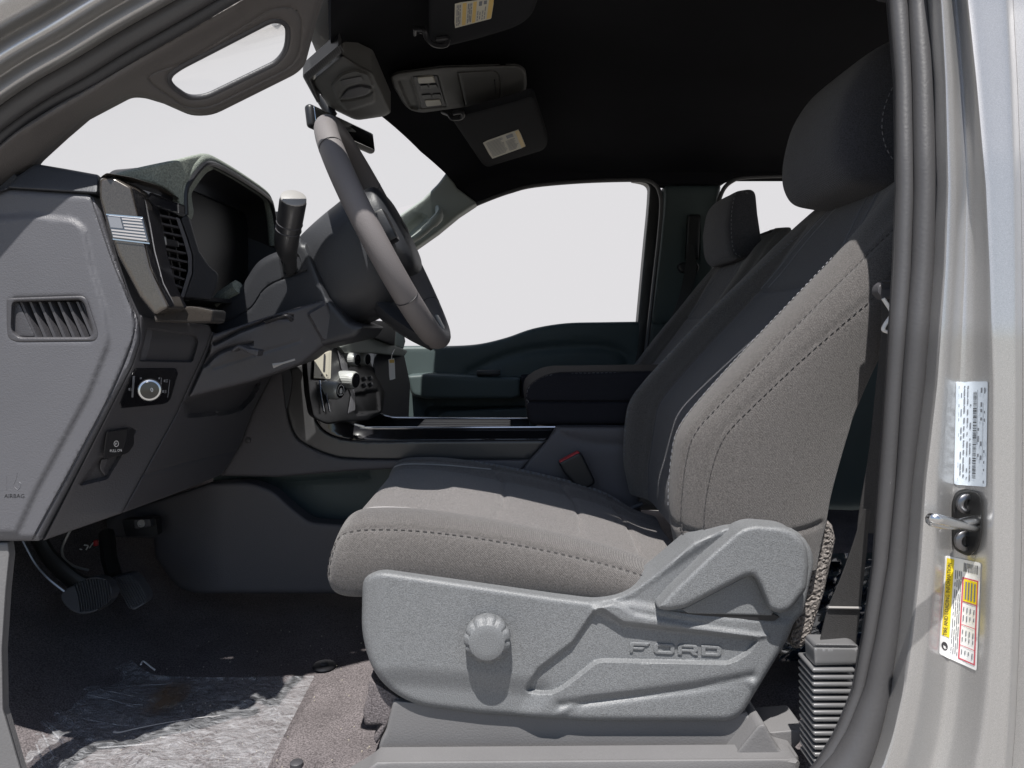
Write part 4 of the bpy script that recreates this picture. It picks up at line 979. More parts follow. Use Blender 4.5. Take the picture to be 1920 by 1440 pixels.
# glossy spear and flag plate
spY = lin((187, 335, .848), (262, 600, .848), (250, 340, .852))
sp1 = part('trim_spear', relief(rp([(187, 334, 8), (214, 332, 6), (246, 350, 6), (264, 420), (283, 500), (318, 577, 6), (291, 592, 6), (262, 556), (222, 480), (202, 424), (187, 372, 6)]), mY(spY), wall=(0, .04, 0), r=5, er=.006, step=5), M['taupe'], dash)
part('spear_side', relief(rp([(246, 350, 4), (272, 366, 4), (284, 430), (291, 470), (307, 530), (330, 575, 4), (317, 578, 4), (283, 500), (264, 420)]), mY(lambda u, v: .856 + (u - (246 + (v - 350) * .31)) * .0014), wall=(0, .03, 0), r=3, er=.004, step=5), M['gloss'], dash)
part('trim_foot', relief(rp([(288, 590, 6), (318, 576), (360, 574, 4), (402, 582, 6), (398, 606, 6), (345, 606), (292, 604)]), mY(lin((290, 590, .852), (400, 582, .96), (300, 606, .856))), wall=(0, .04, 0), r=5, er=.005, step=5), M['taupe'], dash)
fq = [(199, 403), (268, 409), (280, 455), (211, 447)]
fm = mY(lambda u, v: spY(u, v) - .001)
fp_ = part('flag_plate', relief(rp(fq, 2), fm, wall=(0, .004, 0), r=1.5, er=.0008, step=4), M['chrome_dk'], sp1)
part('flag_stripe', quads_on([subq(fq, .03 + (.38 if k < 4 else 0), .07 + k * .132, .95, .07 + k * .132 + .07) for k in range(7)], fm, -.0006), M['piping'], fp_)
part('flag_canton', quads_on([subq(fq, .03, .06, .37, .52)], fm, -.0006), M['inkgrey'], fp_)
for t0_ in (-.05, 1.0): part('flag_border', quads_on([subq(fq, 0, t0_, 1, t0_ + .055)], fm, -.0008), M['chrome'], fp_)
# round the corner: instrument side vent, facing the rear
vY = lambda u, v: .895 + (u - 279) * .0012
vb = part('air_vent', relief(rp([(266, 372), (336, 396), (356, 410), (366, 490), (352, 566), (312, 548)], 4), mY(lambda u, v: vY(u, v) + .034), wall=(0, .004, 0), step=10), M['black'], dash)
xl = lambda y: np.interp(y, [388, 537], [277, 319]); xr = lambda y: np.interp(y, [408, 490, 540], [332, 353, 343])
for i in range(9):
    y = 399 + i * 16.2; a0, b0 = float(xl(y)), float(xr(y + 13))
    part('vent_slat', relief(np.array([(a0, y - 1.6), (b0, y + 9.5), (b0, y + 13), (a0, y + 1.8)]), mY(vY), wall=(-.022, .02, 0), step=9), M['dash_dk'], vb)
for k in (.33, .66):
    q = [(float(xl(y) + (xr(y) - xl(y)) * k), y) for y in (392, 440, 500, 540)]
    part('vent_vane', tube([W(x, y, float(vY(x, y)) + .016) for x, y in q], .0016, 6), M['black'], vb)
part('vent_trim', relief(rp([(329, 406, 2), (337, 410, 3), (351, 450), (360, 480, 6), (360, 512), (345, 558, 2), (339, 556), (353, 508), (353, 482, 6), (344, 450)]), mY(lambda u, v: vY(u, v) - .003), wall=(-.01, .02, 0), r=1.5, er=.001, step=4), M['dash'], vb)
part('vent_knob', relief(rp([(308, 446, 2), (334, 452, 3), (336, 464, 3), (311, 460, 2)]), mY(lambda u, v: vY(u, v) - .010), wall=(-.012, .012, 0), r=2, er=.002, step=4), M['black'], vb)
part('knob_end', relief(rp([(297, 442, 2), (311, 444, 2), (313, 460, 2), (300, 457, 2)]), mY(lambda u, v: vY(u, v) - .013), wall=(-.008, .012, 0), r=2, er=.002, step=4), M['knob'], vb)
part('gloss_cap', relief(rp([(273, 372, 3), (282, 360, 4), (335, 381, 3), (336, 399, 3), (330, 402, 3), (286, 386, 4)]), mY(lambda u, v: vY(u, v) - .004), wall=(0, .02, 0), r=2.5, er=.003, step=4), M['gloss'], dash)
part('bezel_post', relief(rp([(338, 410, 3), (348, 402, 3), (355, 408), (374, 472), (395, 502, 8), (409, 512, 6), (409, 533, 8), (396, 563, 4), (345, 558, 3), (361, 512), (361, 480), (352, 448)]), mY(lin((339, 412, .972), (408, 520, 1.04), (345, 558, .985))), wall=(-.02, .03, 0), r=4, er=.005, step=5), M['wheel_dk'], dash)
part('spear_cap', relief(rp([(186, 333, 2), (200, 324, 3), (246, 332), (294, 347), (336, 371, 2), (334, 378, 2), (290, 356), (246, 343), (204, 335)]), mY(lin((187, 333, .862), (246, 336, .872), (335, 373, .966))), wall=(-.01, .03, 0), r=2, er=.002, step=5), M['taupe'], dash)
# gauge hood: cloth flank, lip round the opening and dark lining behind it
hood_o = np.vstack([crv([(205, 330), (230, 321), (282, 309), (330, 299), (366, 290), (380, 289), (392, 296), (388, 303), (373, 312), (352, 340), (346, 352), (348, 372), (350, 386), (345, 402), (334, 405), (333, 388), (328, 370), (300, 350), (250, 338)], 4)])
part('hood_side', relief(hood_o, mY(lambda u, v: np.interp(u, [205, 300, 350, 392], [.872, .935, .985, 1.035]) + .0004 * (v - 340) * (u > 400)), wall=(-.012, .05, 0), r=6, er=.008, step=4.5), M['meshfab'], dash)
lip = crv([W(346, 398, .984), W(345, 372, .984), W(346, 354, .986), W(352, 339, .992), W(372, 312, 1.012), W(388, 302, 1.035), W(411, 309, 1.10), W(462, 339, 1.24), W(501, 367, 1.385), W(510, 386, 1.43), W(515, 420, 1.45), W(518, 462, 1.46)], 7)
part('gauge_hood', tube(lip + np.array([-.006, 0, .002]), .0085, 12, flat=(1, 1)), M['meshfab'], dash)
part('hood_edge', tube(lip + np.array([.001, 0, -.0035]), .0042, 8), M['black'], dash)
part('hood_lining', ribbon(lip + np.array([-.004, 0, -.004]), lip + np.array([-.13, .012, -.012]), (0, 0, .003)), M['black'], dash)
sc = part('gauge_screen', relief(rp([(1.03, .05), (1.46, .05), (1.46, .228), (1.03, .228)], .015), mX(-.515), wall=(-.01, 0, 0), r=.004, er=.003, step=.03), M['screen'], dash)
part('gauge_floor', box((-.50, 1.24, .045), (.14, .46, .006)), M['black'], dash)
part('far_lining', box((-.54, 1.475, .14), (.16, .006, .19)), M['black'], dash)
# switch panel beside the column
foldx = lambda v: np.interp(v, [590, 608, 640, 684, 1014], [262, 263, 263, 248, 75])
swY = lambda u, v: .866 + np.interp(v, [590, 776, 962, 1014], [.00100, .00100, .00054, .0005]) * (u - foldx(v))
sw_o = rp([(262, 590), (300, 600), (345, 604), (392, 610, 4), (396, 622), (386, 652), (330, 776), (229, 962, 4), (80, 1014, 3), (150, 878), (248, 684, 6), (262, 640, 6)])
sw = part('switch_panel', relief(sw_o, mY(swY), wall=(-.02, .05, 0), r=4, er=.004, step=5, feats=[('poly', rp([(276, 616, 3), (366, 628, 10), (371, 640, 5), (360, 678, 5), (262, 676, 3)]), .010, 4), ('poly', rp([(246, 812), (254, 806), (200, 896), (150, 908), (185, 862), (200, 852)], 4), .009, 7)]), M['dash_dk'], dash)
lt = part('light_switch', relief(rp([(254, 690, 3), (330, 690, 4), (334, 700), (319, 752, 8), (308, 758, 6), (226, 766, 4), (224, 756), (244, 706)]), mY(lambda u, v: swY(u, v) - .002), wall=(0, .01, 0), r=2.5, er=.002, step=4), M['gloss'], dash)
lm = mY(lambda u, v: swY(u, v) - .0026)
kcn = W(281, 731, .886); kax = Vector((.42, -.9, .05))
kb = part('rotary_knob', lathe([(0, .0128), (.006, .0134), (.013, .0128), (.0155, .0120), (.0162, .0104)], kcn, kax, 40), M['chrome'], lt)
part('knob_face', lathe([(.0150, .0106), (.0164, .0100), (.0166, .0005)], kcn, kax, 32), M['gloss'], kb)
def small_icon(cx, cy, s=4):
    return [[(cx - s, cy - s * .5), (cx - s * .2, cy - s * .7), (cx - s * .2, cy + s * .7), (cx - s, cy + s * .5)]] + [[(cx + s * .1, cy + d), (cx + s, cy + d - .6), (cx + s, cy + d + .5), (cx + s * .1, cy + d + 1.1)] for d in (-s * .6, 0, s * .5)]
part("switch_icons", kind="stuff", vf=quads_on(small_icon(245, 730, 4) + small_icon(311, 714, 4) + small_icon(308, 734, 4) + [[(249, 705), (253, 705), (250, 745), (246.5, 745)], [(302, 708), (303.4, 708), (301, 742), (299.6, 742)], [(318, 712), (319, 712), (315, 745), (314, 745)], [(262, 708), (266, 707), (266, 711), (262, 711)], [(297, 708), (300, 707), (300, 711), (297, 711)]], lm, -.0004), m=M['inkgrey'], parent=lt)
part('knob_icon', text_on('0', (282.5, 735), 11, -8, mY(lambda u, v: .8662 + 0 * u), 0), M['inkgrey'], lt)
pk = part('parking_brake_switch', relief(rp([(200, 809, 3), (238, 803, 3), (241, 806), (236, 838, 4), (224, 855, 6), (193, 860, 4), (194, 850), (197, 824)]), mY(lambda u, v: swY(u, v) - .007 - .00012 * (v - 805)), wall=(0, .02, 0), r=2.5, er=.003, step=4), M['black'], dash)
pm = mY(lambda u, v: swY(u, v) - .0076 - .00012 * (v - 805))
part('pull_on_text', text_on('PULL ON', (206, 848), 7.2, -4, pm, -.0006, .78), M['white'], pk)
cir = [[(218 + 4.6 * math.cos(a), 832 + 5.8 * math.sin(a)), (218 + 4.6 * math.cos(a2), 832 + 5.8 * math.sin(a2)), (218 + 3.7 * math.cos(a2), 832 + 4.8 * math.sin(a2)), (218 + 3.7 * math.cos(a), 832 + 4.8 * math.sin(a))] for a, a2 in zip(np.linspace(0, 2 * math.pi, 21)[:-1], np.linspace(0, 2 * math.pi, 21)[1:])]
part('brake_symbol', join(quads_on(cir, pm, -.0006), text_on('P', (216, 835), 7, -4, pm, -.0006)), M['white'], pk)
part('pull_tongue', relief(rp([(190, 862), (205, 858, 4), (196, 880), (199, 894, 6), (186, 880, 8)]), mY(lambda u, v: swY(u, v) + .002), wall=(0, .01, 0), r=2, step=4), M['dash_dk'], dash)
# knee panel: lower centre
XK = lambda v: np.interp(v, [600, 650, 775, 960], [-.405, -.415, -.448, -.487])
knY = lambda u, v: np.clip(XK(v) * F / (np.minimum(u, 610) - HX), .9, 1.44)
kn_o = rp([(397, 622), (440, 640), (500, 640), (560, 660), (540, 690, 6), (510, 702), (474, 770), (452, 830), (432, 868, 8), (415, 890), (330, 925), (229, 962, 3), (331, 776), (387, 652)])
kn = part('knee_panel', relief(kn_o, mY(knY), wall=(-.03, .02, 0), r=4, er=.004, step=7, feats=[('line', np.array([(272, 890), (350, 866), (440, 846)], float), .003, 2), ('poly', rp([(345, 752), (372, 742), (476, 716), (488, 716), (470, 748), (450, 768), (420, 775), (350, 780)], 6), .03, 9)]), M['dash_dk'], dash)

# ------------------------------------------------------------------ steering column and wheel
colm = thing('steering_column', 'grey steering column cover with gear and signal stalk pointing up', 'steering column', (-.35, 1.2, -.05))
shY = lambda u, v: 1.135 - .00018 * (u - 500)
part('shroud', relief(np.vstack([crv([(400, 590), (413, 567), (447, 543), (464, 520), (474, 504), (486, 490), (505, 478), (534, 466), (562, 446)], 5), rp([(574, 452, 5), (618, 558), (656, 602), (684, 612, 6), (668, 634, 8), (612, 648), (560, 662), (400, 650)])]), mY(shY), wall=(0, .17, 0), r=11, er=.016, step=6, feats=[('line', crv([(403, 611), (440, 596), (467, 580), (480, 565), (493, 545), (510, 532), (530, 523)], 5), .0025, 1.6), ('line', np.array([(530, 523), (574, 508)], float), .0025, 1.6), ('line', np.array([(524, 478), (531, 523)], float), .0025, 1.6)]), M['wheel_dk'], colm)
part('shroud_top_liner', tube([W(447, 538, 1.15), W(420, 556, 1.16), W(412, 566, 1.17)], .012, 8), M['meshfab'], colm)
lcY = lin((400, 640, 1.02), (613, 563, 1.115), (400, 742, 1.03))
lc = part('lower_cover', relief(rp([(396, 628, 4), (500, 594), (612, 560, 6), (640, 626, 10), (612, 645), (566, 682, 8), (470, 716), (352, 746, 6), (368, 712), (392, 658)]), mY(lcY), wall=(-.02, .16, 0), r=6, er=.008, step=5, feats=[('poly', rp([(577, 588, 6), (616, 566, 6), (638, 622, 8), (614, 640, 8), (604, 636)]), -.007, 5), ('line', np.array([(402, 644), (450, 620), (517, 595), (545, 594)], float), .010, 3.2), ('line', crv([(384, 684), (404, 664), (430, 652), (470, 644)], 5), .008, 3.5), ('line', np.array([(400, 690), (480, 664), (560, 640)], float), .0015, 3)]), M['dash_dk'], colm)
part('tilt_lever', tube(crv([W(500, 603, 1.055), W(520, 596, 1.05), W(538, 592, 1.048), W(548, 600, 1.052)], 5), .006, 8, flat=(1, .6)), M['black'], colm)
part('hood_release', relief(rp([(432, 656, 3), (446, 646, 3), (464, 653), (486, 656, 3), (483, 669, 3), (466, 663), (448, 653), (436, 660)]), mY(1.012), wall=(.0, .02, 0), r=2, er=.003, step=3), M['dash_dk'], colm)
part('release_arrow', tube([W(512, 686, 1.055), W(530, 681, 1.057), W(553, 674, 1.06)], [.004, .0016, .0016], 6), M['levcap'], colm)
stk = thing('column_stalk', 'black column stalk with flat grey end cap in front of the steering wheel', 'lever', W(546, 500, 1.12))
pth = crv([W(544, 506, 1.125), W(543, 488, 1.11), W(538, 468, 1.095), W(538, 445, 1.078), W(544, 412, 1.06), W(550, 374, 1.042)], 6)
rr = np.interp(np.linspace(0, 1, len(pth)), [0, .2, .38, .5, .62, .97, 1], [.0098, .0105, .015, .0172, .0176, .0186, .0176])
part('lever_arm', tube(pth, rr, 20), M['lever'], stk)
ax = Vector((pth[-1] - pth[-3])).normalized()
part('end_cap', lathe([(-.003, .0180), (.003, .0176), (.0042, .016), (.0044, .0005)], Vector(pth[-1]), ax + Vector((.04, -.22, .0)), 28), M['levcap'], stk)
for t in (.70, .78):
    i = int(t * (len(pth) - 1)); part('ring', tube([Vector(pth[i]) + (Vector((pth[i + 1] - pth[i - 1])).normalized().to_track_quat('Z', 'Y').to_matrix() @ Vector((math.cos(a) * .0181, math.sin(a) * .0181, 0))) for a in np.linspace(0, 2 * math.pi, 28, endpoint=False)], .0007, 6, closed=True), M['dash_dk'], stk)
part('gaiter', relief(rp([(525, 484, 6), (558, 472, 8), (566, 494, 6), (564, 508, 8), (550, 515, 6), (533, 514, 6)]), mY(1.128), wall=(0, .02, 0), r=4, er=-.006, step=4), M['black'], stk)

wh = thing('steering_wheel', 'dark leather steering wheel seen edge on with sunlit near rim', 'steering wheel', (-.205, 1.22, .15))
WC = np.array([-.205, 1.222, .155]); wd = np.array([.45, 0, -.893]); wn_ = np.array([.893, 0, .45]); wy = np.array([0, 1., 0])
def wp(d, y, n=0): return WC + wd * d + wy * y + wn_ * n
RW = .194
phs = np.linspace(0, 2 * math.pi, 120, endpoint=False)
ring = [wp(RW * math.cos(p) - (.006 if abs(math.sin(p)) < .45 and math.cos(p) > 0 else 0) * (1 - abs(math.sin(p)) / .45), RW * math.sin(p)) for p in phs]
rim = part('rim', tube(ring, .0166, 18, closed=True, flat=(1, 1.08), up=tuple(wn_)), M['wheel'], wh)
part('rim_seam', tube([wp((RW - .0125) * math.cos(p), (RW - .0125) * math.sin(p), -.0135) for p in phs], .0007, 5, closed=True), M['black'], rim)
for a in (52, 128, -52, -128):
    p0 = math.radians(a); c = wp(RW * math.cos(p0), RW * math.sin(p0)); tq = Vector(tuple(-math.sin(p0) * wd + math.cos(p0) * wy)).to_track_quat('Z', 'Y').to_matrix()
    part('rim_joint', tube([Vector(c) + tq @ Vector((math.cos(q) * .0176, math.sin(q) * .0176, 0)) for q in np.linspace(0, 2 * math.pi, 24, endpoint=False)], .0007, 5, closed=True), M['black'], rim)
def sup(n, a, b, k=.62, m=28, sh=0): return [wp(sh + a * math.copysign(abs(math.cos(t)) ** k, math.cos(t)), b * math.copysign(abs(math.sin(t)) ** k, math.sin(t)), n) for t in np.linspace(0, 2 * math.pi, m, endpoint=False)]
hbk = Loft([sup(-.140, .055, .060, sh=.03), sup(-.136, .074, .080, sh=.03), sup(-.12, .082, .090, sh=.028), sup(-.09, .088, .098, sh=.025), sup(-.05, .092, .102, sh=.02), sup(-.02, .088, .10, sh=.012), sup(-.012, .07, .08, sh=.01)], closed=True)
part('hub_cover', hbk.mesh(34, 84, caps=True), M['wheel_dk'], wh)
abg = Loft([sup(-.015, .070, .095), sup(.008, .074, .094), sup(.022, .070, .088, .55), sup(.030, .055, .070, .55), sup(.033, .02, .025)], closed=True)
hubf = part('horn_pad', abg.mesh(24, 60, caps=True), M['wheel_dk'], wh)
em = part('emblem', (np.array([wp(.022 * math.sin(t) * .5, .024 * math.cos(t), .0345) for t in np.linspace(0, 2 * math.pi, 30, endpoint=False)]), [tuple(range(30))]), M['chrome_dk'], hubf)
def spoke(pts, w, th=.012): return tube([wp(*p) for p in crv(pts, 6)], 1.0, 12, flat=(w, th), up=tuple(wn_))
for s in (-1, 1):
    part('spoke', spoke([(.005, s * .07, -.006), (.012, s * .12, -.004), (.015, s * .19, 0)], .034), M['wheel_dk'], wh)
    part('spoke_buttons', box(wp(.01, s * .118, .010), (.03, .034, .05), Matrix.Rotation(math.radians(-27), 3, 'Y'), .004), M['black'], wh)
    part('button_mark', box(wp(-.002, s * .118, .0), (.0015, .012, .004), Matrix.Rotation(math.radians(-27), 3, 'Y')), M['white'], wh)
part('lower_spoke', spoke([(.06, 0, -.06), (.11, 0, -.05), (.155, 0, -.028), (.188, 0, -.004)], .078, .020), M['wheel_dk'], wh)
part('spoke_plate', box(wp(.165, .035, .012), (.003, .035, .03), Matrix.Rotation(math.radians(-27), 3, 'Y'), .001), M['levcap'], wh)
# ================================================================== CENTRE STACK AND CONSOLE
SS = lambda u, v: .4 / ((HX - u) / F + .5 * (v - HY) / F)
def sm(h): return mY(lambda u, v: SS(u, v) + h)
stack = thing('center_stack', 'gloss black center stack with ribbed silver knobs under the steering wheel', 'control panel', (-.35, 1.6, -.2))
part('stack_panel', relief(rp([(574, 674, 6), (600, 652), (724, 652, 4), (726, 700), (717, 774, 6), (690, 788), (640, 792), (612, 796, 8), (588, 784, 10), (580, 740)]), sm(.012), wall=(-.02, .04, 0), r=4, er=.004, step=6, feats=[('line', np.array([(612, 690), (620, 770)], float), .004, 2), ('poly', rp([(662, 740), (708, 732), (712, 770), (668, 778)], 4), .012, 4)]), M['stackblk'], stack)
part('silver_plate', relief(rp([(590, 669, 2), (619, 657, 2), (617, 711, 2), (588, 709, 2)]), sm(-.004), wall=(0, .012, 0), r=2, er=.002, step=4), M['cream'], stack)
part('plate_slot', relief(rp([(607, 664), (610.5, 663), (609, 697), (605.5, 697)], 1), sm(-.0062), wall=(0, .002, 0), step=4), M['ink'], stack)
for dx in (603, 612): part('plate_hole', lathe([(0, .0022), (.001, .0022), (.0012, .0004)], sm(-.0052)(np.array([dx * 1.]), np.array([704.]), np.array([0.]))[0], (0, -1, 0), 12), M['ink'], stack)
def ribbed(px, py, r, dep, name, face=True):
    b = sm(0)(np.array([px * 1.]), np.array([py * 1.]), np.array([0.]))[0]; ax = Vector((.94, -.33, -.03)); ax.normalize()
    k = part(name, lathe([(-.01, r * .98), (0, r), (dep * .8, r), (dep, r * .92), (dep + .001, r * .86)], b, ax, 72, lambda t, i: 1 + (.03 * math.cos(24 * t) if i in (1, 2) else 0)), M['knob'], stack)
    part('knob_cap', lathe([(dep - .001, r * .86), (dep + .0016, r * .82), (dep + .0018, .0004)], b, ax, 40), M['gloss'], k)
    return k, Vector(b), ax, dep
k4, b4, a4, d4 = ribbed(613, 731, .0165, .028, 'drive_mode_knob')
q4 = a4.to_track_quat('Z', 'Y').to_matrix(); o4 = b4 + a4 * (d4 + .0022)
def on4(pts): return np.array([(o4 + q4 @ Vector((x, y, 0)))[:] for x, y in pts])
arcp = [(.0115 * math.cos(a), .0115 * math.sin(a)) for a in np.linspace(-.6, 3.75, 26)] + [(.0098 * math.cos(a), .0098 * math.sin(a)) for a in np.linspace(3.75, -.6, 26)]
V = on4(arcp); part('knob_arc', (V, [(i, i + 1, 50 - i, 51 - i) for i in range(25)]), M['white'], k4)
part('knob_mark', (on4([(-.004, -.005), (.004, -.005), (.0045, .0), (.0025, .005), (-.0025, .005), (-.0045, 0)]), [tuple(range(6))]), M['white'], k4)
part('knob_mark', (on4([(-.006, -.0085), (.006, -.0085), (.006, -.0068), (-.006, -.0068)]), [(0, 1, 2, 3)]), M['white'], k4)
ribbed(646, 712, .0185, .026, 'volume_knob'); ribbed(652, 674, .0150, .024, 'climate_knob'); ribbed(674, 673, .0155, .022, 'climate_knob')
for i, (x, y) in enumerate([(684, 710), (695, 709), (684, 722), (696, 721)]): part('button', box(sm(-.002)(np.array([x * 1.]), np.array([y * 1.]), np.array([0.]))[0], (.008, .018, .010), Matrix.Rotation(-.46, 3, 'Y'), .002), M['dash_dk'], stack)
for x0, x1 in ((600, 607), (610, 618)): part('trim_strip', tube([sm(-.002)(np.array([a * 1.]), np.array([b * 1.]), np.array([0.]))[0] for a, b in ((x0, 714), (x0 + 2, 740), (x1, 772))], .0014, 6), M['chrome'], stack)
part('knob_bracket', relief(rp([(632, 652), (645, 654), (650, 690, 6), (664, 740, 8), (664, 770), (652, 776), (658, 740), (640, 690)], 2), sm(.004), wall=(0, .01, 0), r=2, er=.002, step=4), M['dash'], stack)
part('stack_side', relief(rp([(700, 660), (757, 662, 4), (769, 720), (766, 790), (712, 790)]), mY(lin((700, 660, 1.92), (769, 720, 2.0), (712, 790, 1.85))), wall=(-.1, .05, 0), step=14), M['pad'], stack)
part('dash_trim', relief(rp([(636, 650, 3), (690, 629, 3), (748, 651, 4), (764, 658), (758, 668, 3), (700, 662), (646, 662)]), mY(lambda u, v: 1.62 + (u - 640) * .0032), wall=(-.03, .03, 0), r=3, er=.004, step=5), M['ptrim_far_lit'], stack)
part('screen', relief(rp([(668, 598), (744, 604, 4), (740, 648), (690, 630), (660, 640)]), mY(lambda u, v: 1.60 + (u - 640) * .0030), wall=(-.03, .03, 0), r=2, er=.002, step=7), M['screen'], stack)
part('far_vent_frame', relief(rp([(740, 616, 4), (756, 614, 6), (760, 640), (756, 656, 5), (742, 648)]), mY(2.0), wall=(-.05, .03, 0), r=4, er=.006, step=4), M['ptrim_far_lit'], stack)
tg = thing('paper_tag', 'small cream paper tag hanging beside the center stack knobs', 'tag', W(734, 711, 1.8))
part('tag_card', relief(rp([(728.5, 673, 1), (740, 672, 1), (741, 711, 1), (730, 713, 1)]), mY(1.80), wall=(0, .001, 0), step=6), M['stickerw'], tg)
part('tag_print', quads_on([[(730, 674.5), (739, 674), (739.3, 680), (730.3, 680.5)]], mY(1.799)), M['amber'], tg)
part('tag_string', tube([W(734, 674, 1.80), W(735, 664, 1.80), W(740, 655, 1.83)], .0008, 5), M['stickerw'], tg)

CY = 1.46
cons = thing('center_console', 'low center console with chrome edged gloss side band and ribbed tray cover', 'console', (-.1, 1.6, -.5))
A_ = [(530, 696), (537, 766), (549, 810), (570, 833), (616, 853), (666, 861), (812, 862.5), (992, 862)]
As = crv(A_, 5)
B_ = crv([(583, 676), (587, 766), (596, 795), (619, 815), (660, 825), (707, 827), (812, 826), (1027, 825)], 5)
C_ = crv([(600, 668), (606, 720), (613, 752), (622, 772), (637, 783), (651, 792), (683, 800.5), (707, 802.5), (1041, 801)], 5)
part('lower_side', relief(np.vstack([As, rp([(976, 884), (962, 912), (800, 905), (740, 879), (666, 882), (520, 894), (415, 892), (452, 830), (474, 770), (510, 700)])]), mY(lambda u, v: CY - .004 + .02 * sstep((u - 430) / 120.) * 0), wall=(0, .30, 0), r=5, er=.006, step=9), M['kick'], cons)
part('inner_trim', relief(np.vstack([As[::-1], B_]), mY(CY + .004), wall=(0, .03, 0), r=4, er=.006, step=7), M['silverside'], cons)
part('gloss_band', relief(np.vstack([B_[::-1], C_]), mY(lambda u, v: CY + .006 + .0010 * np.clip(826 - v, 0, 60) * sstep((u - 600) / 110.)), wall=(0, .012, 0), r=3, er=.004, step=6), M['gloss'], cons)
part('chrome_edge', tube([W(p[0], p[1], CY + .028) for p in C_[16:]], .0026, 8), M['chrome'], cons)
part('chrome_edge', tube([W(p[0], p[1], 1.785) for p in crv([(701, 766), (713, 776), (730, 781.5), (753, 783.5), (880, 784.5), (992, 785)], 6)], .0026, 8), M['chrome'], cons)
part('far_side', relief(np.vstack([[(560, 716), (650, 738)], crv([(696, 760), (713, 777), (730, 783), (753, 785), (992, 786)], 4), [(992, 850), (560, 850)]]), mY(1.79), wall=(0, .012, 0), step=12), M['gloss'], cons)
zt = -.214
part('tray_floor', (np.array([(-.46, 1.47, zt - .02), (.10, 1.47, zt - .02), (.10, 1.79, zt - .02), (-.46, 1.79, zt - .02), (-.46, 1.79, -.10), (-.46, 1.47, -.10)]), [(0, 1, 2, 3), (0, 3, 4, 5)]), M['black'], cons)
for i in range(7): part('tray_slat', box((-.105, 1.535 + i * .034, zt), (.205, .026, .012), None, .004), M['black'], cons)
part('tray_rim', tube(crv([(-.235, 1.50, zt - .004), (-.215, 1.51, zt), (0, 1.512, zt), (.012, 1.52, zt)], 6), .004, 8), M['black'], cons)
part('rear_side', relief(rp([(1044, 800), (1190, 800), (1210, 1060), (940, 1060), (930, 912), (962, 912), (976, 884), (992, 862), (1027, 825)]), mY(CY - .002), wall=(0, .32, 0), r=7, er=.008, step=10, feats=[('line', crv([(1042, 806), (1070, 822), (1120, 832), (1180, 834)], 5), .004, 8)]), M['kick'], cons)
arm = thing('armrest', 'padded black armrest lid of the center console with stitched edge', 'armrest', (.15, 1.6, -.2))
a_o = rp([(984, 745, 14), (988, 724, 16), (1012, 706, 18), (1042, 697, 14), (1300, 694), (1300, 797), (1000, 797, 8), (990, 790, 8)])
al = part('lid', relief(a_o, mY(1.485), wall=(0, .26, 0), r=9, er=.016, step=6, feats=[('line', np.array([(980, 753), (1300, 753.5)], float), .006, 2.2)]), M['vinyl'], arm)
sp_ = crv([(989, 760), (988, 742), (992, 727), (1012, 711), (1042, 702), (1120, 699.5), (1290, 699)], 8)
for o in (0, 3.6): part('stitching', stitches([W(p[0] + (o * .7 if p[0] < 1030 else 0), p[1] + o * .8, 1.4865 + (.004 if p[0] < 1030 else .003)) for p in sp_], .005, .0035, .0008), M['thread_lt'], al, kind='stuff')

# buckle on the inner side of the driver's seat
bk = thing('belt_buckle', 'black seat belt buckle with red button standing beside the seat cushion', 'belt buckle', W(1092, 915, 1.43))
part('buckle_body', relief(rp([(1047, 868, 4), (1085, 848, 5), (1092, 852, 4), (1116, 902, 5), (1114, 908, 4), (1092, 922, 5), (1086, 918, 4), (1058, 888)]), mY(1.41), wall=(0, .022, 0), r=4, er=.005, step=4), M['black'], bk)
part('release_button', relief(rp([(1049, 866, 2), (1084, 847, 2), (1087, 849), (1051, 869)]), mY(1.412), wall=(0, .018, 0), r=1, step=3), M['red2'], bk)
part('buckle_stalk', tube([W(1100, 914, 1.425), W(1112, 940, 1.43), W(1122, 965, 1.43)], .009, 8, flat=(1, .5)), M['black'], bk)
lv = solo('seat_rail_lever', tube([W(1170, 962, 1.44), W(1190, 950, 1.44), W(1205, 944, 1.44)], .005, 8), M['dash'], 'thin grey bar low between the driver seat cushion and the console', 'lever')

# ================================================================== FOOTWELL
kp = thing('tunnel_panel', 'grey molded side panel of the driver footwell below the console', 'kick panel', (-.4, 1.46, -.5))
kp_o = rp([(200, 975), (228, 958), (300, 938), (395, 906, 10), (470, 903, 20), (514, 920, 14), (544, 948, 10), (582, 978, 14), (640, 982), (740, 984), (740, 1113), (370, 1113, 10), (342, 1106, 14), (322, 1090, 10), (292, 1046), (288, 1010), (200, 1006)])
part('panel', relief(kp_o, mY(lambda u, v: CY + .10 * sstep((420 - u) / 230.)), wall=(-.0, .03, 0), r=8, er=.010, step=8), M['kick'], kp)
part('panel_shelf', relief(rp([(400, 892), (520, 893), (666, 880), (760, 876), (760, 990), (560, 990), (400, 930)]), mY(1.535), wall=(0, .02, 0), step=14, feats=[('line', np.array([(520, 905), (690, 893)], float), -.006, 5)]), M['door'], kp)
ob = part('socket_recess', relief(rp([(228, 975, 4), (292, 972, 4), (296, 1004, 3), (236, 1006, 5)]), mY(1.46), wall=(0, .02, 0), step=6), M['black'], kp)
sk = part('diagnostic_socket', relief(rp([(250, 974, 4), (282, 972, 4), (284, 988, 4), (252, 992, 4)]), mY(1.445), wall=(0, .02, 0), r=2, er=.003, step=4), M['dash_dk'], kp)
part('socket_ring', lathe([(0, .0075), (.003, .0075), (.003, .005), (.001, .0045), (.001, .0004)], W(266, 981, 1.445), (0, -1, 0), 20), M['steel'], sk)
part('push_pin', lathe([(0, .0055), (.002, .0052), (.0025, .003), (.0026, .0003)], W(465, 826, CY - .006), (0, -1, 0), 16), M['dash_dk'], cons)

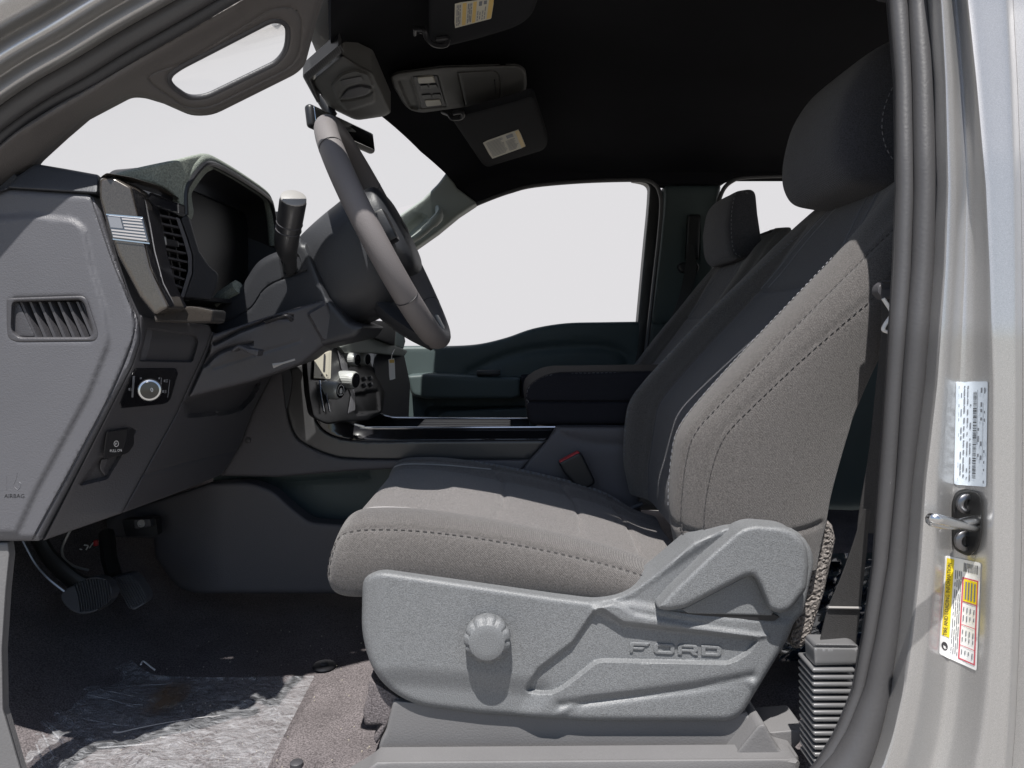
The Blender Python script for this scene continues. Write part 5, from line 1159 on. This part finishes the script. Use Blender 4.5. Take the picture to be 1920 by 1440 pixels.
# pedals
bp_ = thing('brake_pedal', 'wide oval brake pedal with ribbed black rubber pad', 'pedal', W(165, 1150, 1.24))
pad_o = rp([(114, 1119, 6), (119, 1106, 8), (134, 1099, 8), (163, 1083, 10), (187, 1079, 12), (204, 1089, 10), (214, 1107, 10), (209, 1122, 8), (199, 1135, 10), (173, 1150, 12), (149, 1152, 10), (129, 1142, 10), (117, 1128, 6)])
brY = lin((114, 1120, 1.235), (214, 1107, 1.25), (165, 1150, 1.215))
pad_in = rp([(142, 1103), (163, 1089, 6), (187, 1085, 8), (200, 1093, 6), (208, 1107, 6), (196, 1131, 6), (173, 1144, 6), (158, 1146)], 4)
gr = []
for i in range(13):
    x = 146 + i * 4.9; gr.append(('line', np.array([(x - 6 + i * .3, 1092 - 6 * math.sin(i / 13 * 3)), (x + 2, 1118), (x + 6 - i * .2, 1146 - i * .7)], float), .0042, 1.2))
part('pedal_pad', relief(pad_o, mY(brY), wall=(0, .02, -.004), r=3, er=.004, step=2.6, feats=gr), M['padrub'], bp_)
arm_c = crv([W(20, 970, 1.30), W(45, 1015, 1.29), W(66, 1055, 1.28), W(92, 1084, 1.27), W(124, 1110, 1.262), W(150, 1120, 1.26)], 6)
part('pedal_arm', tube(arm_c + np.array([.014, .01, .012]), .017, 10, flat=(.5, 1.0)), M['iron'], bp_)
part('arm_edge', tube(crv([W(43, 1012, 1.272), W(66, 1055, 1.262), W(92, 1085, 1.252), W(122, 1109, 1.246)], 6), .0026, 6), M['steel'], bp_)
ac = thing('accelerator_pedal', 'narrow curved accelerator pedal with fine black ribs', 'pedal', W(250, 1140, 1.30))
ac_o = rp([(205, 1084, 8), (246, 1075, 8), (263, 1093, 10), (277, 1117, 8), (275, 1130, 4), (253, 1144, 5), (241, 1140, 5), (227, 1113, 10)])
gr = [('line', np.array([(212 + i * 5.2, 1082 - i * 1.3), (228 + i * 4.9, 1108 - i * 1.2), (245 + i * 4.4, 1138 - i * 1.5)], float), .0022, 1.0) for i in range(8)]
part('pedal_pad', relief(ac_o, mY(lin((205, 1084, 1.32), (275, 1117, 1.30), (250, 1143, 1.28))), wall=(0, .02, 0), r=2.5, er=.003, step=2.6, feats=gr), M['padrub'], ac)
part('pedal_arm', tube([W(215, 1082, 1.335), W(205, 1050, 1.36), W(200, 1000, 1.40)], .014, 8), M['iron'], ac)
solo('cable', tube(crv([W(137, 985, 1.33), W(124, 1010, 1.32), W(116, 1030, 1.32), W(121, 1048, 1.32), W(140, 1062, 1.32), W(166, 1069, 1.32)], 6), .0022, 6), M['levcap'], 'thin pale looped cable behind the brake pedal arm', 'cable')
wr = thing('wiring', 'tangle of thin white wires with a red plug under the dashboard', 'wiring', W(178, 1020, 1.5))
part('wire', tube(crv([W(143, 1040, 1.5), W(150, 1030, 1.49), W(158, 1034, 1.5), (W(165, 1024, 1.5)), W(158, 1022, 1.5)], 5), .0016, 5), M['clipwhite'], wr)
part('wire', tube(crv([W(168, 1027, 1.5), W(176, 1017, 1.49), W(186, 1014, 1.5), W(200, 1010, 1.5), W(209, 1000, 1.5)], 5), .0013, 5), M['clipwhite'], wr)
part('plug', box(W(180, 1018, 1.49), (.008, .008, .012), bev=.002), M['red2'], wr)
part('plug', box(W(205, 1003, 1.49), (.006, .006, .008), bev=.002), M['clipwhite'], wr)
fwl = part('firewall_lining', (np.array([(-1.015, .88, -.6), (-1.015, 2.3, -.6), (-1.015, 2.3, .15), (-1.015, .88, .15)]), [(0, 1, 2, 3)]), M['headliner'], kp)

# plastic film on the floor, dirt and crumbs
rf = np.random.default_rng(5); ph = rf.uniform(0, 6, 12)
def wrk(V):
    x, y = V[:, 0], V[:, 1]; a = np.arctan2(y - 1250, x + 40); rr = np.hypot(x + 40, y - 1250)
    w = .004 * np.exp(-rr / 330) * np.sin(a * 38 + ph[0] + .01 * rr) + .002 * np.sin(x * .045 + ph[1] + 2 * np.sin(y * .03)) * np.sin(y * .11 + ph[2]) + .0014 * np.sin(x * .2 + y * .33 + 3 * np.sin(x * .05))
    edge = np.exp(-np.abs(y - np.interp(x, [0, 70, 180, 215, 260, 290, 590], [1185, 1168, 1188, 1205, 1250, 1266, 1267])) / 4) * .004
    return -w - edge - .004
film_o = rp([(-60, 1195), (0, 1182), (70, 1168, 10), (180, 1188, 10), (215, 1205, 10), (245, 1236, 8), (262, 1252, 8), (290, 1266, 8), (400, 1270), (590, 1267, 2), (500, 1442), (474, 1500), (-60, 1500)])
film = solo('floor_film', relief(film_o, mZdn(-.5585), wall=None, step=6, noise=wrk), M['film'], 'wrinkled clear protective film lying on the driver side carpet', 'plastic film')
def fl(px, py, z=-.554): return W(px, py, z * F / (HY - py))
for P in ([(2, 1290), (60, 1330), (110, 1372)], [(40, 1262), (130, 1282), (215, 1298), (254, 1307)], [(140, 1300), (180, 1306), (222, 1316), (252, 1327)], [(20, 1226), (60, 1218), (150, 1212)], [(0, 1310), (40, 1352), (70, 1400), (80, 1440)], [(10, 1300), (70, 1360), (100, 1420)], [(150, 1346), (200, 1356), (245, 1362)], [(236, 1287), (280, 1284), (310, 1283)], [(180, 1402), (240, 1398), (290, 1394)], [(240, 1320), (270, 1322)], [(5, 1272), (70, 1340), (120, 1395)]):
    part('crease', tube([fl(*p) for p in crv(P, 5)], np.r_[.0002, np.full(len(crv(P, 5)) - 2, .0011), .0002], 5, flat=(1, .6)), M['film'], film)
def dirt_mat():
    m = M['dirt']; nt = m.node_tree; N = nt.nodes; L = nt.links; tc = N.new('ShaderNodeTexCoord'); n = N.new('ShaderNodeTexNoise'); n.inputs['Scale'].default_value = 60; n.inputs['Detail'].default_value = 6
    mp = N.new('ShaderNodeMapping'); mp.inputs['Scale'].default_value = (1, .35, 1); L.new(tc.outputs['Object'], mp.inputs[0]); L.new(mp.outputs[0], n.inputs['Vector'])
    g = N.new('ShaderNodeTexGradient'); g.gradient_type = 'SPHERICAL'; m2 = N.new('ShaderNodeMapping'); m2.inputs['Scale'].default_value = (22, 12, 10); m2.inputs['Rotation'].default_value = (0, 0, -.35); L.new(tc.outputs['Object'], m2.inputs[0]); L.new(m2.outputs[0], g.inputs[0])
    mu = N.new('ShaderNodeMath'); mu.operation = 'MULTIPLY'; L.new(n.outputs[0], mu.inputs[0]); L.new(g.outputs[1], mu.inputs[1])
    mr = N.new('ShaderNodeMapRange'); mr.inputs[1].default_value = .12; mr.inputs[2].default_value = .42; mr.inputs[4].default_value = .75; L.new(mu.outputs[0], mr.inputs[0]); L.new(mr.outputs[0], N['Principled BSDF'].inputs['Alpha'])
dirt_mat()
cdirt = fl(313, 1308, -.551)
solo('dirt_smear', relief(rp([(255, 1360), (262, 1320), (300, 1268), (350, 1262), (372, 1285), (340, 1345), (290, 1362)], 10), mZdn(-.550), wall=None, step=7), M['dirt'], 'brown dust smear on the plastic film', 'dirt', base=tuple(cdirt))
solo('plastic_strip', tube([fl(*p) for p in crv([(214, 1372), (225, 1373), (260, 1365), (300, 1357), (330, 1352), (370, 1346), (412, 1342)], 5)], np.interp(np.arange(31), [0, 3, 8, 30], [.0019, .0014, .0008, .0004]), 6), M['piping'], 'thin white plastic strip lying on the film', 'debris')
solo('torn_film_curl', tube([fl(*p) for p in crv([(264, 1246), (268, 1240), (276, 1245), (282, 1250), (290, 1256)], 5)], .0014, 5), M['clipwhite'], 'tiny curled white scrap at the edge of the film', 'debris')
cr = []
for _ in range(110):
    x, y = random.uniform(215, 700), random.uniform(1170, 1440)
    if y < 1235 - (x - 300) * .05 and random.random() < .45: continue
    cr.append(box(fl(x, y, -.5665 if x > 240 else -.554), [random.uniform(.0007, .0018) for _ in range(3)], Matrix.Rotation(random.uniform(0, 3), 3, 'Z')))
o = struct('crumbs', join(*cr), M['straw'], 'stuff')
gm = thing('floor_anchor', 'small dark round mat fastener on the carpet below the seat', 'fastener', fl(610, 1245, -.569))
part('disc', lathe([(-.002, .020), (.001, .019), (.002, .014)], fl(608, 1247, -.568), (0, 0, 1), 24), M['black'], gm)
part('pin', lathe([(.001, .007), (.004, .007), (.005, .003)], fl(608, 1247, -.568), (0, 0, 1), 16), M['dash_dk'], gm)
gm2 = thing('floor_pin', 'short round grey peg on the sunlit carpet at the bottom edge', 'fastener', fl(556, 1436, -.569))
part('pin', lathe([(-.004, .0085), (.002, .0085), (.0032, .007), (.0034, .0003)], fl(556, 1432, -.568), (0, 0, 1), 20), M['dash_dk'], gm2)

# ================================================================== DRIVER'S BELT
bt = thing('driver_belt', 'black driver seat belt webbing running down into a ribbed floor boot', 'seat belt', W(1560, 1430, .9))
Lc = crv([(1620.5, 955), (1607, 1000), (1592, 1045), (1575, 1090), (1556, 1135), (1546, 1168), (1538, 1205), (1537, 1225)], 6); Rc = crv([(1632, 955), (1628, 1000), (1624, 1045), (1619, 1090), (1614, 1135), (1610, 1168), (1606, 1205), (1606, 1225)], 6)
wbm = part('webbing', ribbon([W(p[0], p[1], .885) for p in Lc], [W(p[0], p[1], .895) for p in Rc], (0, .0022, 0)), M['webbing'], bt)
part('webbing_stop', tube([W(1553, 1139, .8825), W(1614, 1140, .892)], .0016, 6), M['levcap'], bt)
ub = ribbon([W(p[0], p[1], .905) for p in crv([(1655, 560), (1652, 640), (1642, 740), (1630, 850), (1612, 960), (1608, 1000)], 6)], [W(p[0], p[1], .915) for p in crv([(1720, 560), (1718, 640), (1710, 740), (1690, 850), (1660, 960), (1650, 1000)], 6)])
part('webbing', ub, M['webbing'], bt)
part('latch_tongue', relief(rp([(1643, 549, 5), (1645, 536, 6), (1658, 526, 6), (1690, 522), (1700, 556), (1672, 560), (1656, 563, 5)]), mY(.892), wall=(0, .012, 0), r=4, er=.004, step=4, feats=[('poly', rp([(1650, 530), (1680, 528), (1680, 541), (1655, 543)], 2), .003, 2)]), M['dash_dk'], bt)
part('latch_plate', tube([W(*p, .89) for p in crv([(1656, 560), (1664, 572), (1671, 584), (1670, 593), (1661, 606), (1656, 617), (1662, 622), (1680, 625), (1700, 626)], 5)], .0029, 8, flat=(1.2, .7)), M['clipwhite'], bt)
bo = part('boot_sleeve', relief(rp([(1524, 1212, 8), (1530, 1205, 4), (1598, 1206, 6), (1612, 1212, 6), (1610, 1246), (1526, 1248, 3)]), mY(.872), wall=(0, .024, 0), r=5, er=.005, step=5, feats=[('line', np.array([(1526, 1213), (1612, 1214)], float), .003, 2.5)]), M['boot'], bt)
for i in range(15):
    y = 1253 + i * 13.1; xl = 1521 + .02 * (y - 1250); yy = .878
    c = (W(xl, y, yy) + W(xl + 76, y, yy)) / 2; wd_ = 80 / F * yy
    part('boot_rib', box(c + Vector((0, .016, 0)), (wd_, .046, .0050), None, .0022, 3), M['boot'], bo)
part('boot_core', box((W(1526, 1340, .9) + W(1594, 1340, .9)) / 2 + Vector((0, .008, 0)), (.040, .026, .145), None, .004), M['rubber_dk'], bt)
# dark film and floor behind the seat
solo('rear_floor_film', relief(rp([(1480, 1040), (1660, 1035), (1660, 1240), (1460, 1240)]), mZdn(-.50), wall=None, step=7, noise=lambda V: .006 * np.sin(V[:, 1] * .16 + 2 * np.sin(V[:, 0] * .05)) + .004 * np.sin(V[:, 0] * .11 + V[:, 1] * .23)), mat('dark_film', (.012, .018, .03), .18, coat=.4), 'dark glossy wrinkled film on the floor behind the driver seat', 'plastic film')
